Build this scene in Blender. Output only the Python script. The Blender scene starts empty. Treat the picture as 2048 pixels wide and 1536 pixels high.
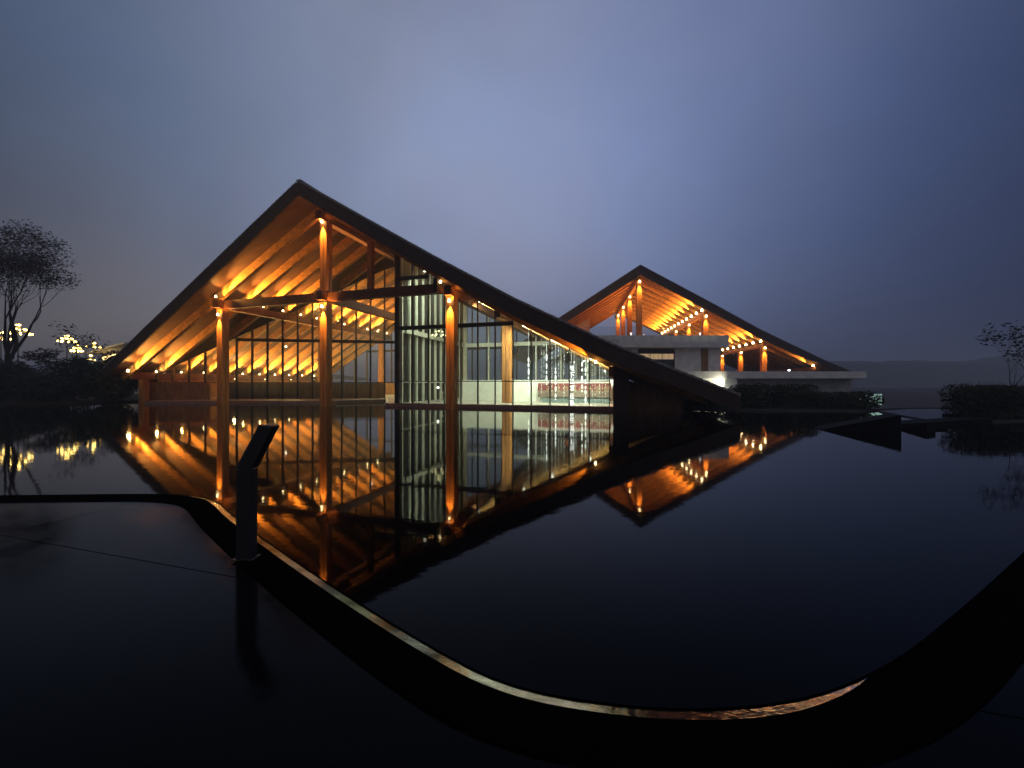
import bpy, bmesh, math, random
from mathutils import Vector, Matrix, noise
random.seed(7)
R = math.radians
scene = bpy.context.scene
COL = scene.collection

# ------------------------------------------------------------------ camera
cam_d = bpy.data.cameras.new('camera')
cam = bpy.data.objects.new('camera', cam_d); COL.objects.link(cam)
cam.location = (0, 0, 1.6); cam.rotation_euler = (R(90), 0, 0)
cam_d.sensor_width = 36; cam_d.lens = 36*769/2048
cam_d.clip_start = 0.05; cam_d.clip_end = 4000
scene.camera = cam
scene.view_settings.view_transform = 'Standard'
scene.view_settings.look = 'None'
scene.view_settings.exposure = 0.0
scene.view_settings.gamma = 1.0
scene.cycles.use_denoising = True
scene.cycles.max_bounces = 10
scene.cycles.diffuse_bounces = 4
scene.cycles.glossy_bounces = 6
scene.cycles.transparent_max_bounces = 40
scene.cycles.volume_bounces = 0
scene.cycles.sample_clamp_indirect = 6.0
scene.cycles.sample_clamp_direct = 0.0
scene.cycles.caustics_reflective = False
scene.cycles.caustics_refractive = False

# ------------------------------------------------------------------ dusk sky
world = bpy.data.worlds.new('World'); scene.world = world
world.use_nodes = True
wn, wl_ = world.node_tree.nodes, world.node_tree.links
wn.clear()
w_out = wn.new('ShaderNodeOutputWorld'); w_bg = wn.new('ShaderNodeBackground')
wl_.new(w_bg.outputs[0], w_out.inputs[0])
w_tc = wn.new('ShaderNodeTexCoord')
w_nrm = wn.new('ShaderNodeVectorMath'); w_nrm.operation = 'NORMALIZE'
wl_.new(w_tc.outputs['Generated'], w_nrm.inputs[0])
def w_math(op, a, b=None):
    n = wn.new('ShaderNodeMath'); n.operation = op
    for i, v in enumerate((a, b)):
        if v is None: continue
        if isinstance(v, (int, float)): n.inputs[i].default_value = v
        else: wl_.new(v, n.inputs[i])
    return n.outputs[0]
def w_lobe(d, p):
    n = wn.new('ShaderNodeVectorMath'); n.operation = 'DOT_PRODUCT'
    wl_.new(w_nrm.outputs[0], n.inputs[0])
    n.inputs[1].default_value = Vector(d).normalized()
    return w_math('POWER', w_math('MAXIMUM', n.outputs['Value'], 0.0), p)
def w_col(fac, c):
    n = wn.new('ShaderNodeVectorMath'); n.operation = 'SCALE'
    n.inputs[0].default_value = c; wl_.new(fac, n.inputs['Scale'])
    return n.outputs[0]
def w_add(a, b):
    n = wn.new('ShaderNodeVectorMath'); n.operation = 'ADD'
    wl_.new(a, n.inputs[0])
    if isinstance(b, tuple): n.inputs[1].default_value = b
    else: wl_.new(b, n.inputs[1])
    return n.outputs[0]
sky = w_col(w_lobe((-.07, 1, .52), 5.0), (.252, .278, .385))       # town glow under the overcast
sky = w_add(sky, w_col(w_lobe((.55, 1, .66), 9), (.0, .030, .125)))
sky = w_add(sky, w_col(w_lobe((-.85, 1, .80), 8), (.0, .026, .058)))    # clearer blue patch
sky = w_add(sky, w_col(w_lobe((-1.0, 1, .0), 30), (.115, .078, .030)))  # warm haze low on the left
sky = w_add(sky, w_col(w_lobe((0, -.62, .78), 1.6), (.21, .205, .225)))  # the overcast goes on overhead and behind
sky = w_add(sky, (.010, .012, .030))
w_map = wn.new('ShaderNodeMapping'); w_map.inputs['Scale'].default_value = (1.5, 1.5, 1.9)
wl_.new(w_nrm.outputs[0], w_map.inputs['Vector'])
w_nz = wn.new('ShaderNodeTexNoise'); w_nz.inputs['Scale'].default_value = 1.5
w_nz.inputs['Detail'].default_value = 5; w_nz.inputs['Roughness'].default_value = .5
w_nz.inputs['Distortion'].default_value = .6
wl_.new(w_map.outputs[0], w_nz.inputs['Vector'])
w_cloud = w_math('ADD', w_math('MULTIPLY', w_nz.outputs['Fac'], .42), .79)
w_sc = wn.new('ShaderNodeVectorMath'); w_sc.operation = 'SCALE'
w_nz2 = wn.new('ShaderNodeTexNoise'); w_nz2.inputs['Scale'].default_value = 2.6; w_nz2.inputs['Detail'].default_value = 4
wl_.new(w_nrm.outputs[0], w_nz2.inputs['Vector'])
w_tint = w_add(w_col(w_nz2.outputs['Fac'], (-.34, -.04, .22)), (1.17, 1.02, .89))
w_mul = wn.new('ShaderNodeVectorMath'); w_mul.operation = 'MULTIPLY'; wl_.new(sky, w_mul.inputs[0]); wl_.new(w_tint, w_mul.inputs[1])
sky = w_mul.outputs[0]
wl_.new(sky, w_sc.inputs[0]); wl_.new(w_cloud, w_sc.inputs['Scale'])
# a trace of the last daylight from the Nishita sky with the sun at the horizon
w_sky = wn.new('ShaderNodeTexSky'); w_sky.sky_type = 'NISHITA'; w_sky.sun_disc = False
w_sky.sun_elevation = R(-4); w_sky.sun_rotation = R(-25)
w_n2 = wn.new('ShaderNodeVectorMath'); w_n2.operation = 'SCALE'; w_n2.inputs['Scale'].default_value = .08
wl_.new(w_sky.outputs[0], w_n2.inputs[0])
w_sum = w_add(w_sc.outputs[0], w_n2.outputs[0])
wl_.new(w_sum, w_bg.inputs['Color']); w_bg.inputs['Strength'].default_value = 1.08

# ------------------------------------------------------------------ helpers
WL = {}                      # world location of every object with children
def new_empty(name, loc, label=None, cat=None, group=None):
    o = bpy.data.objects.new(name, None); COL.objects.link(o)
    o.location = loc; o.empty_display_size = .3; WL[o.name] = Vector(loc)
    tag(o, label, cat, group)
    return o
def tag(o, label=None, cat=None, group=None, kind=None):
    if label: o['label'] = label
    if cat: o['category'] = cat
    if group: o['group'] = group
    if kind: o['kind'] = kind
    return o
def link(o, parent=None, at=(0, 0, 0)):
    at = Vector(at)
    COL.objects.link(o)
    if parent is not None:
        o.parent = parent; o.location = at - WL[parent.name]
    else:
        o.location = at
    WL[o.name] = at
    return o
class MB:
    def __init__(s): s.v = []; s.f = []
    def hexa(s, p):          # eight corners: bottom loop 0-3, top loop 4-7
        b = len(s.v); s.v += [Vector(q) for q in p]
        for f in ((3, 2, 1, 0), (4, 5, 6, 7), (0, 1, 5, 4), (1, 2, 6, 5), (2, 3, 7, 6), (3, 0, 4, 7)):
            s.f.append(tuple(b+i for i in f))
        return s
    def box(s, lo, hi):
        x0, y0, z0 = lo; x1, y1, z1 = hi
        return s.hexa([(x0, y0, z0), (x1, y0, z0), (x1, y1, z0), (x0, y1, z0),
                       (x0, y0, z1), (x1, y0, z1), (x1, y1, z1), (x0, y1, z1)])
    def post(s, p, e1, e2, a, b, z0, z1):   # box round p, half sizes a, b along e1, e2
        c = [p-e1*a-e2*b, p+e1*a-e2*b, p+e1*a+e2*b, p-e1*a+e2*b]
        return s.hexa([(q.x, q.y, z0) for q in c]+[(q.x, q.y, z1) for q in c])
    def bar(s, a, b, w, h, side=None):      # bar from a to b, width w sideways, h upwards (centred)
        a, b = Vector(a), Vector(b); d = (b-a).normalized()
        if side is None:
            side = d.cross(Vector((0, 0, 1)))
            if side.length < 1e-4: side = Vector((1, 0, 0))
        side = side.normalized(); up = side.cross(d).normalized()
        if up.z < 0: up = -up
        q = []
        for e in (-1, 1):
            for (p, m) in ((a, -1), (b, -1), (b, 1), (a, 1)):
                q.append(p+side*w/2*m+up*h/2*e)
        return s.hexa(q)
    def prism(s, poly, z0, z1):
        b = len(s.v); n = len(poly)
        s.v += [Vector((p[0], p[1], z0)) for p in poly]+[Vector((p[0], p[1], z1)) for p in poly]
        s.f.append(tuple(b+i for i in reversed(range(n)))); s.f.append(tuple(b+n+i for i in range(n)))
        for i in range(n):
            j = (i+1) % n; s.f.append((b+i, b+j, b+n+j, b+n+i))
        return s
    def tube(s, pts, rads, n=6, cap=True):
        b = len(s.v); pts = [Vector(p) for p in pts]
        for i, p in enumerate(pts):
            d = (pts[min(i+1, len(pts)-1)]-pts[max(i-1, 0)]).normalized()
            x = d.cross(Vector((.31, .77, .2))).normalized(); y = d.cross(x)
            for k in range(n):
                t = 2*math.pi*k/n; s.v.append(p+(x*math.cos(t)+y*math.sin(t))*rads[i])
        for i in range(len(pts)-1):
            for k in range(n):
                j = (k+1) % n; s.f.append((b+i*n+k, b+i*n+j, b+(i+1)*n+j, b+(i+1)*n+k))
        if cap:
            s.f.append(tuple(b+k for k in range(n))); s.f.append(tuple(b+(len(pts)-1)*n+k for k in range(n)))
        return s
    def ball(s, c, r, n=6, m=4, sq=1.0):
        c = Vector(c); b = len(s.v)
        s.v.append(c+Vector((0, 0, -r*sq)))
        for i in range(1, m):
            t = -math.pi/2+math.pi*i/m
            for k in range(n):
                a = 2*math.pi*k/n
                s.v.append(c+Vector((r*math.cos(t)*math.cos(a), r*math.cos(t)*math.sin(a), r*sq*math.sin(t))))
        s.v.append(c+Vector((0, 0, r*sq)))
        for k in range(n):
            s.f.append((b, b+1+(k+1) % n, b+1+k))
            for i in range(m-2):
                q = b+1+i*n
                s.f.append((q+k, q+(k+1) % n, q+n+(k+1) % n, q+n+k))
            q = b+1+(m-2)*n
            s.f.append((q+k, q+(k+1) % n, b+1+(m-1)*n))
        return s
    def mesh(s, name, mat, origin):
        me = bpy.data.meshes.new(name)
        me.from_pydata([v-origin for v in s.v], [], s.f)
        if mat: me.materials.append(mat)
        bm = bmesh.new(); bm.from_mesh(me); bmesh.ops.recalc_face_normals(bm, faces=bm.faces); bm.to_mesh(me); bm.free()
        me.update()
        return me
    def build(s, name, mat, parent=None, origin=None, recalc=True):
        if origin is None:
            lo = [min(v[i] for v in s.v) for i in range(3)]; hi = [max(v[i] for v in s.v) for i in range(3)]
            origin = Vector(((lo[0]+hi[0])/2, (lo[1]+hi[1])/2, lo[2]))
        origin = Vector(origin)
        if recalc: me = s.mesh(name, mat, origin)
        else:
            me = bpy.data.meshes.new(name); me.from_pydata([v-origin for v in s.v], [], s.f); me.materials.append(mat)
        return link(bpy.data.objects.new(name, me), parent, origin)
def copy_of(o, parent, at):
    c = o.copy()
    COL.objects.link(c); c.parent = parent
    at = Vector(at); c.location = at-(WL[parent.name] if parent else Vector()); WL[c.name] = at
    return c
def smooth(o):
    for p in o.data.polygons: p.use_smooth = True
    return o

# ------------------------------------------------------------------ materials
def mat(name, col, rough=.6, spec=.5, metal=0.0, noise_amt=0.0, noise_scale=4.0, stretch=(1, 1, 1), bump=0.0, bump_scale=None, ior=None, col2=None, detail=4):
    m = bpy.data.materials.new(name); m.use_nodes = True
    nt = m.node_tree; b = nt.nodes['Principled BSDF']
    b.inputs['Base Color'].default_value = (*col, 1); b.inputs['Roughness'].default_value = rough
    b.inputs['Metallic'].default_value = metal; b.inputs['Specular IOR Level'].default_value = spec
    if ior: b.inputs['IOR'].default_value = ior
    if noise_amt or bump:
        tc = nt.nodes.new('ShaderNodeTexCoord'); mp = nt.nodes.new('ShaderNodeMapping')
        mp.inputs['Scale'].default_value = stretch
        nt.links.new(tc.outputs['Object'], mp.inputs['Vector'])
        nz = nt.nodes.new('ShaderNodeTexNoise'); nz.inputs['Scale'].default_value = noise_scale
        nz.inputs['Detail'].default_value = detail
        nt.links.new(mp.outputs[0], nz.inputs['Vector'])
        if noise_amt:
            cr = nt.nodes.new('ShaderNodeValToRGB')
            c2 = col2 or tuple(c*(1-noise_amt) for c in col)
            c1 = tuple(min(1, c*(1+noise_amt*.6)) for c in col)
            cr.color_ramp.elements[0].position = .3; cr.color_ramp.elements[1].position = .7
            cr.color_ramp.elements[0].color = (*c2, 1); cr.color_ramp.elements[1].color = (*c1, 1)
            nt.links.new(nz.outputs['Fac'], cr.inputs['Fac']); nt.links.new(cr.outputs[0], b.inputs['Base Color'])
        if bump:
            nb = nz
            if bump_scale:
                nb = nt.nodes.new('ShaderNodeTexNoise'); nb.inputs['Scale'].default_value = bump_scale
                nb.inputs['Detail'].default_value = 3
                nt.links.new(mp.outputs[0], nb.inputs['Vector'])
            bp = nt.nodes.new('ShaderNodeBump'); bp.inputs['Strength'].default_value = bump; bp.inputs['Distance'].default_value = .05
            nt.links.new(nb.outputs['Fac'], bp.inputs['Height']); nt.links.new(bp.outputs[0], b.inputs['Normal'])
    return m
def emit(name, col, strength):
    m = bpy.data.materials.new(name); m.use_nodes = True
    b = m.node_tree.nodes['Principled BSDF']
    b.inputs['Base Color'].default_value = (.1, .1, .1, 1)
    b.inputs['Emission Color'].default_value = (*col, 1); b.inputs['Emission Strength'].default_value = strength
    return m
def glass_mat(name, tint, ior=1.3):
    m = bpy.data.materials.new(name); m.use_nodes = True
    nt = m.node_tree; nt.nodes.clear()
    o = nt.nodes.new('ShaderNodeOutputMaterial'); mx = nt.nodes.new('ShaderNodeMixShader')
    tr = nt.nodes.new('ShaderNodeBsdfTransparent'); gl = nt.nodes.new('ShaderNodeBsdfGlossy'); fr = nt.nodes.new('ShaderNodeFresnel')
    tr.inputs[0].default_value = (*tint, 1); gl.inputs['Roughness'].default_value = 0.0; fr.inputs['IOR'].default_value = ior
    nt.links.new(fr.outputs[0], mx.inputs[0]); nt.links.new(tr.outputs[0], mx.inputs[1]); nt.links.new(gl.outputs[0], mx.inputs[2])
    df = nt.nodes.new('ShaderNodeBsdfTranslucent'); df.inputs[0].default_value = (.8, .8, .76, 1)
    m2 = nt.nodes.new('ShaderNodeMixShader'); m2.inputs[0].default_value = .022
    nt.links.new(mx.outputs[0], m2.inputs[1]); nt.links.new(df.outputs[0], m2.inputs[2]); nt.links.new(m2.outputs[0], o.inputs[0])
    return m
M = {}
M['glulam'] = mat('glulam timber', (.44, .185, .05), .55, .3, noise_amt=.35, noise_scale=7, stretch=(1, 1, .12), bump=.05)
M['rafter'] = mat('rafter timber', (.56, .27, .07), .6, .3, noise_amt=.4, noise_scale=5, stretch=(.25, 1.6, .8), bump=.06)
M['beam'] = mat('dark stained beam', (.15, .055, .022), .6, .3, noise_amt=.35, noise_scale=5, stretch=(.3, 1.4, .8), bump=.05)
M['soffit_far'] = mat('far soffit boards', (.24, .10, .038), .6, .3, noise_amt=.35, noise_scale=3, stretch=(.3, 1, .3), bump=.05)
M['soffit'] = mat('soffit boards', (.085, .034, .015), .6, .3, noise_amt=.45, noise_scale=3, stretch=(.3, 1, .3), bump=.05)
M['fascia'] = mat('stained fascia', (.055, .034, .024), .7, .3, noise_amt=.35, noise_scale=3, bump=.08)
M['tile'] = mat('grey roof tile', (.26, .25, .235), .55, .4, noise_amt=.4, noise_scale=6, bump=.1)
M['frame'] = mat('bronze frame', (.035, .026, .018), .4, .5, metal=.3)
M['pale_frame'] = mat('pale painted frame', (.66, .68, .58), .5, .3, noise_amt=.12, noise_scale=3)
M['white_wall'] = mat('white plaster', (.78, .80, .72), .7, .2, noise_amt=.1, noise_scale=2.5, bump=.03, bump_scale=30)
M['brown_panel'] = mat('brown timber panel', (.30, .155, .065), .6, .3, noise_amt=.4, noise_scale=5, stretch=(1, 1, .2), bump=.05)
M['floor'] = mat('pale stone floor', (.36, .33, .28), .35, .5, noise_amt=.2, noise_scale=1.5)
M['plinth'] = mat('granite plinth', (.30, .17, .12), .45, .5, noise_amt=.4, noise_scale=9, bump=.06)
M['concrete'] = mat('pale render', (.80, .775, .74), .8, .2, noise_amt=.22, noise_scale=1.2, bump=.05, bump_scale=12, detail=7)
M['concrete_grey'] = mat('grey render', (.46, .46, .45), .8, .2, noise_amt=.25, noise_scale=1.0, bump=.05, bump_scale=12, detail=7)
M['granite'] = mat('black granite', (.0026, .0026, .0027), .6, .0, noise_amt=.4, noise_scale=25, bump=.03, bump_scale=60)
M['edge'] = mat('blotched steel edge', (.62, .60, .56), .12, .5, metal=1.0, noise_amt=.93, noise_scale=3.2, bump=.08, bump_scale=20)  # dark blotches in the steel colour break up its glint
M['stone_black'] = mat('black stone', (.006, .006, .0065), .7, .06, noise_amt=.4, noise_scale=8, bump=.1)
M['metal_black'] = mat('black steel', (.015, .015, .017), .42, .5, noise_amt=.3, noise_scale=12, bump=.03)
M['bark'] = mat('bark', (.035, .028, .022), .9, .1, noise_amt=.4, noise_scale=8, bump=.3)
M['leaf'] = mat('dark leaves', (.030, .040, .018), .7, .25, noise_amt=.5, noise_scale=.9)
M['leaf_dry'] = mat('autumn leaves', (.060, .050, .032), .75, .2, noise_amt=.5, noise_scale=.7)
M['leaf_hedge'] = mat('hedge leaves', (.040, .050, .020), .7, .25, noise_amt=.5, noise_scale=1.2)
M['earth'] = mat('dark soil and lawn', (.022, .022, .016), .95, .1, noise_amt=.5, noise_scale=1.5, bump=.3)
M['plaza'] = mat('damp plaza', (.060, .060, .064), .42, .4, noise_amt=.3, noise_scale=.6, bump=.04, bump_scale=9)
M['hill'] = mat('wooded hill', (.030, .036, .030), .95, .1, noise_amt=.5, noise_scale=.05)
M['glass'] = glass_mat('clear glazing', (.90, .93, .90))
M['glass_rail'] = glass_mat('rail glass', (.93, .95, .95))
WARM = (1.0, .445, .085)
M['lamp'] = emit('warm lamp', (1.0, .74, .34), 22)
M['lamp_white'] = emit('white lamp', (1.0, .95, .82), 9)
M['lantern'] = emit('lantern bulb', (1.0, .64, .15), 14)
M['chandelier'] = emit('chandelier bulb', (1.0, .88, .42), 4)
M['crystal'] = emit('crystal light', (.95, 1.0, .90), 2.6)
M['crystal_dim'] = emit('dim crystal light', (.80, .88, .70), .95)
M['led_text'] = emit('led sign', (1.0, 1.0, .96), 3.2)
M['board'] = mat('crimson banner', (.17, .035, .032), .6, .2, noise_amt=.15, noise_scale=2)
M['board_text'] = mat('cream lettering', (.42, .36, .22), .6, .2)
M['teal'] = emit('teal screen', (.22, .62, .48), .30)
M['mint'] = emit('mint lit panel', (.62, 1.0, .88), .45)
M['window_warm'] = emit('warm window', (1.0, .66, .34), .40)
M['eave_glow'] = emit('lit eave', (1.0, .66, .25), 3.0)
M['window_dark'] = mat('dark window', (.02, .025, .02), .1, .6)
M['phone_light'] = emit('cold lamp', (.75, .88, 1.0), 5)
# water and wet stone: dark body under a reflecting film that strengthens towards grazing angles
def wet_mat(name, body, p, k, rough, rough_var, bumps, strength, dist):
    m = bpy.data.materials.new(name); m.use_nodes = True; nt = m.node_tree; nt.nodes.clear(); N_ = nt.nodes.new; L = nt.links.new
    o = N_('ShaderNodeOutputMaterial'); mx = N_('ShaderNodeMixShader'); df = N_('ShaderNodeBsdfDiffuse'); gl = N_('ShaderNodeBsdfGlossy'); lw = N_('ShaderNodeLayerWeight')
    df.inputs[0].default_value = (*body, 1); gl.inputs['Roughness'].default_value = rough
    tc = N_('ShaderNodeTexCoord'); h = None
    for sc, w, det in bumps:
        z = N_('ShaderNodeTexNoise'); z.inputs['Scale'].default_value = sc; z.inputs['Detail'].default_value = det
        L(tc.outputs['Object'], z.inputs['Vector'])
        q = N_('ShaderNodeMath'); q.operation = 'MULTIPLY_ADD'; q.inputs[1].default_value = w; q.inputs[2].default_value = 0
        L(z.outputs['Fac'], q.inputs[0])
        if h is not None: L(h, q.inputs[2])
        h = q.outputs[0]
    bp = N_('ShaderNodeBump'); bp.inputs['Strength'].default_value = strength; bp.inputs['Distance'].default_value = dist
    L(h, bp.inputs['Height'])
    for t in (df, gl, lw): L(bp.outputs[0], t.inputs['Normal'])
    if rough_var:
        z = N_('ShaderNodeTexNoise'); z.inputs['Scale'].default_value = 1.3; z.inputs['Detail'].default_value = 6; z.inputs['Roughness'].default_value = .65
        L(tc.outputs['Object'], z.inputs['Vector'])
        mr = N_('ShaderNodeMapRange'); mr.inputs['From Min'].default_value = .38; mr.inputs['From Max'].default_value = .64
        mr.inputs['To Min'].default_value = rough; mr.inputs['To Max'].default_value = rough_var
        L(z.outputs['Fac'], mr.inputs['Value']); L(mr.outputs[0], gl.inputs['Roughness'])
    lw.inputs['Blend'].default_value = .5
    pw = N_('ShaderNodeMath'); pw.operation = 'POWER'; pw.inputs[1].default_value = p; L(lw.outputs['Facing'], pw.inputs[0])
    sc_ = N_('ShaderNodeMath'); sc_.operation = 'MULTIPLY_ADD'; sc_.inputs[1].default_value = k; sc_.inputs[2].default_value = .006; sc_.use_clamp = True
    L(pw.outputs[0], sc_.inputs[0]); L(sc_.outputs[0], mx.inputs[0])
    L(df.outputs[0], mx.inputs[1]); L(gl.outputs[0], mx.inputs[2]); L(mx.outputs[0], o.inputs[0])
    return m
M['water'] = wet_mat('pool water', (.001, .0013, .002), 6.2, 1.35, .035, None, ((2.2, 1.0, 4), (13, .12, 2)), .045, .03)
M['paving'] = wet_mat('wet dark paving', (.002, .002, .0026), 6.0, 1.25, .07, .22, ((18, 1.0, 3),), .012, .05)


# ------------------------------------------------------------------ lamps
def spot(parent, at, target, power, cone=60, blend=.7, col=WARM, size=.05, name='lamp_beam', fwd=0.0):
    at = Vector(at)+(Vector(target)-Vector(at)).normalized()*fwd
    d = bpy.data.lights.new(name, 'SPOT'); d.energy = power; d.color = col
    d.spot_size = R(cone); d.spot_blend = blend; d.shadow_soft_size = size
    o = bpy.data.objects.new(name, d)
    link(o, parent, at)
    o.rotation_euler = (Vector(target)-Vector(at)).to_track_quat('-Z', 'Y').to_euler()
    return o
def fixture_mesh(name, m, r=.07, h=.14):
    b = MB(); b.tube([(0, 0, -h*.5), (0, 0, h*.2), (0, 0, h*.8)], [r*1.25, r, r*.35], 8)
    return b.mesh(name, m, Vector())
FIX = fixture_mesh('downlight', M['lamp'])
FIX_W = fixture_mesh('downlight_white', M['lamp_white'], .08, .1)
def fixture(parent, at, me=None, name='downlight', s=1.0):
    o = bpy.data.objects.new(name, me or FIX); link(o, parent, at); o.scale = (s, s, s)
    return o

# ------------------------------------------------------------------ ground, water, curb, paving
def catmull(p, n=6):
    out = []
    for i in range(len(p)-1):
        a, b, c, d = p[max(i-1, 0)], p[i], p[i+1], p[min(i+2, len(p)-1)]
        for k in range(n):
            t = k/n
            out.append(tuple(.5*((2*b[j])+(-a[j]+c[j])*t+(2*a[j]-5*b[j]+4*c[j]-d[j])*t*t+(-a[j]+3*b[j]-3*c[j]+d[j])*t**3) for j in (0, 1)))
    out.append(p[-1]); return out
INNER = catmull([(-40, 4.6), (-14, 5.15), (-9, 5.33), (-7.2, 5.40), (-5.84, 5.45), (-4.92, 5.45), (-4.33, 5.33), (-3.89, 5.08), (-3.18, 4.45), (-2.2, 3.63),
                 (-1.2, 2.83), (-.41, 2.24), (.0, 2.0), (.42, 1.89), (.9, 1.85), (1.43, 1.91), (1.99, 2.10), (2.76, 2.48), (4.75, 3.57), (9, 5.95), (26, 15.6)], 6)
INNER = [(x*(1.0256 if abs(x) < 6 else 1.0), y*1.0256) for x, y in INNER]
def offset(path, w):
    out = []
    for i, p in enumerate(path):
        a, b = path[max(i-1, 0)], path[min(i+1, len(path)-1)]
        d = Vector((b[0]-a[0], b[1]-a[1])).normalized()
        nrm = Vector((d.y, -d.x))          # to the camera side
        out.append((p[0]+nrm.x*w, p[1]+nrm.y*w))
    return out
b = MB(); b.v = [Vector((x, y, 0)) for x, y in INNER]+[Vector(p) for p in ((26, 24, 0), (60, 46, 0), (-70, 60, 0), (-70, 4.6, 0))]
b.f = [tuple(range(len(b.v)))]
water = tag(b.build('pool_water', M['water'], origin=(0, 0, 0)), kind='structure')
SEC = [(-.10, -.20), (-.008, -.014), (.092, .0185), (.098, .0195), (.33, .0225), (.342, .014), (.342, -.03)]
b = MB(); rows = [offset(INNER, w) for w, z in SEC]; n = len(INNER)
for r_, (w, z) in zip(rows, SEC): b.v += [Vector((x, y, z)) for x, y in r_]
for j in range(len(SEC)-1):
    for i in range(n-1): b.f.append((j*n+i, j*n+i+1, (j+1)*n+i+1, (j+1)*n+i))
curb = b.build('pool_curb', M['granite'], origin=(0, 0, 0)); curb['kind'] = 'structure'
b = MB(); ra = offset(INNER, -.006); rb = [offset(INNER, .090)[i] if p[0] < .9 or p[0] > 2.4 else offset(INNER, -.006+.096*max(0.0, min(1.0, (1.98-p[0])/.75))**.6)[i] for i, p in enumerate(INNER)]      # polished steel strip, tilted to the water, 2 mm above the stone
b.v = [Vector((x, y, -.0100)) for x, y in ra]+[Vector((x, y, -.0100+.0315*math.hypot(x-ra[i][0], y-ra[i][1])/.096)) for i, (x, y) in enumerate(rb)]
for i in range(n-1):
    if INNER[i][0] < 1.96: b.f.append((i, i+1, n+i+1, n+i))
smooth(b.build('edge_strip', M['edge'], curb, origin=(0, 0, 0)))
b = MB(); b.v = [Vector(p) for p in ((-1500, -300, -.35), (1500, -300, -.35), (1500, 2500, -.35), (-1500, 2500, -.35))]; b.f = [(0, 1, 2, 3)]
tag(b.build('ground', M['earth'], origin=(0, 0, 0)), kind='structure')
# paving: slabs cut out of one outline that follows the curb
pav = new_empty('paving', (0, 0, 0)); pav['kind'] = 'structure'
outl = [p for p in offset(INNER, .34) if -13 < p[0] < 10]
pbase = bmesh.new()
pv = [pbase.verts.new((x, y, 0)) for x, y in outl]+[pbase.verts.new(q) for q in ((outl[-1][0], -4, 0), (outl[0][0], -4, 0))]
pf = pbase.faces.new(pv); bmesh.ops.triangulate(pbase, faces=[pf])
pu, pn = Vector((.962, -.274, 0)), Vector((.274, .962, 0)); porg = Vector((-4.26, 3.75, 0))
for i in range(-4, 6):
    for j in range(-5, 3):
        bm = pbase.copy()
        for (o, nn) in ((porg+pu*(6.6*i-1.2), -pu), (porg+pu*(6.6*(i+1)-1.2-.008), pu), (porg+pn*(2.4*j), -pn), (porg+pn*(2.4*(j+1)-.008), pn)):
            geo = bm.verts[:]+bm.edges[:]+bm.faces[:]
            if geo: bmesh.ops.bisect_plane(bm, geom=geo, plane_co=o, plane_no=nn, clear_outer=True)
        if len(bm.faces):
            dz = random.uniform(-.002, .002)
            ex = bmesh.ops.extrude_face_region(bm, geom=bm.faces[:])
            for v in [g for g in ex['geom'] if isinstance(g, bmesh.types.BMVert)]: v.co.z -= .08
            for v in bm.verts: v.co.z += dz
            bmesh.ops.recalc_face_normals(bm, faces=bm.faces)
            me = bpy.data.meshes.new('slab'); bm.to_mesh(me); me.materials.append(M['paving'])
            link(bpy.data.objects.new('slab', me), pav)
        bm.free()
pbase.free()
b = MB(); b.prism([(outl[0][0], outl[0][1])]+outl[1:]+[(outl[-1][0], -5), (outl[0][0], -5)], -.30, -.085)
b.build('paving_bed', M['stone_black'], pav, origin=(0, 0, 0))
b = MB(); b.prism([(-70, -30), (-13.4, -30), (-13.4, 4.7), (-70, 4.1)], -.3, -.01)
b.prism([(10.4, -30), (90, -30), (90, 45), (30, 18), (10.4, 5.9)], -.3, -.012)
b.prism([(-13.3, -30), (10.3, -30), (10.3, -4.1), (-13.3, -4.1)], -.3, -.014)
tag(b.build('pavement', M['plaza'], origin=(0, 0, 0)), kind='structure')
# land beyond the pool
b = MB(); b.prism([(-400, 14), (-36, 27.5), (-33.5, 31.5), (-32.5, 36), (-33, 60), (-400, 60)], -.34, .14)
tag(b.build('bank', M['earth'], origin=(0, 0, 0)), kind='structure')
b = MB(); b.prism([(11.2, 24.5), (14, 22.6), (20.5, 22.3), (24, 24), (400, 70), (400, 61), (11.2, 61)], -.34, .10)
b.prism([(-400, 60.2), (400, 61.2), (900, 1400), (-900, 1400)], -.34, .12)
tag(b.build('lawn', mat('misty lawn', (.080, .080, .086), .9, .1, noise_amt=.3, noise_scale=.4), origin=(0, 0, 0)), kind='structure')
b = MB(); b.prism([(17.2, 15.2), (25, 17.2), (400, 60), (400, 69), (24.5, 23.7), (21, 22.0)], -.34, .06)
tag(b.build('terrace_paving', M['plaza'], origin=(0, 0, 0)), kind='structure')

# ================================================================== main pavilion
U, N = Vector((9.35, -2.70, 0)), Vector((.277, .961, 0)); US = U.normalized()
O = Vector((-13.2, 27.3, 0))
def P(k, s, z=0.0):
    p = O+U*k+N*s; return Vector((p.x, p.y, z))
def interp(t, x):
    for (a, za), (c, zc) in zip(t, t[1:]):
        if x <= c: return za+(zc-za)*(x-a)/(c-a)
    return t[-1][1]
ZR = [(0, 14.8), (.5, 11.87), (1, 8.98), (1.5, 6.22), (2, 3.75), (2.3, 2.42), (2.62, 1.08)]
def ztop(k): return interp(ZR, k) if k >= 0 else 14.8+5.54*k
def plan_k(x, y):
    d = Vector((x, y, 0))-O
    det = U.x*N.y-U.y*N.x
    return (d.x*N.y-d.y*N.x)/det
def plan_s(x, y):
    d = Vector((x, y, 0))-O
    det = U.x*N.y-U.y*N.x
    return (U.x*d.y-U.y*d.x)/det
def sfront(k): return -2.4-(.45*k if k < 0 else 0)
SB = 23.0
KL, KR = -2.3, 2.62
pv_ = new_empty('glass_pavilion', (-13.2, 27.3, 0), 'large near timber pavilion with steep gabled roof, lit rafters and tall glass walls', 'building')
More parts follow.
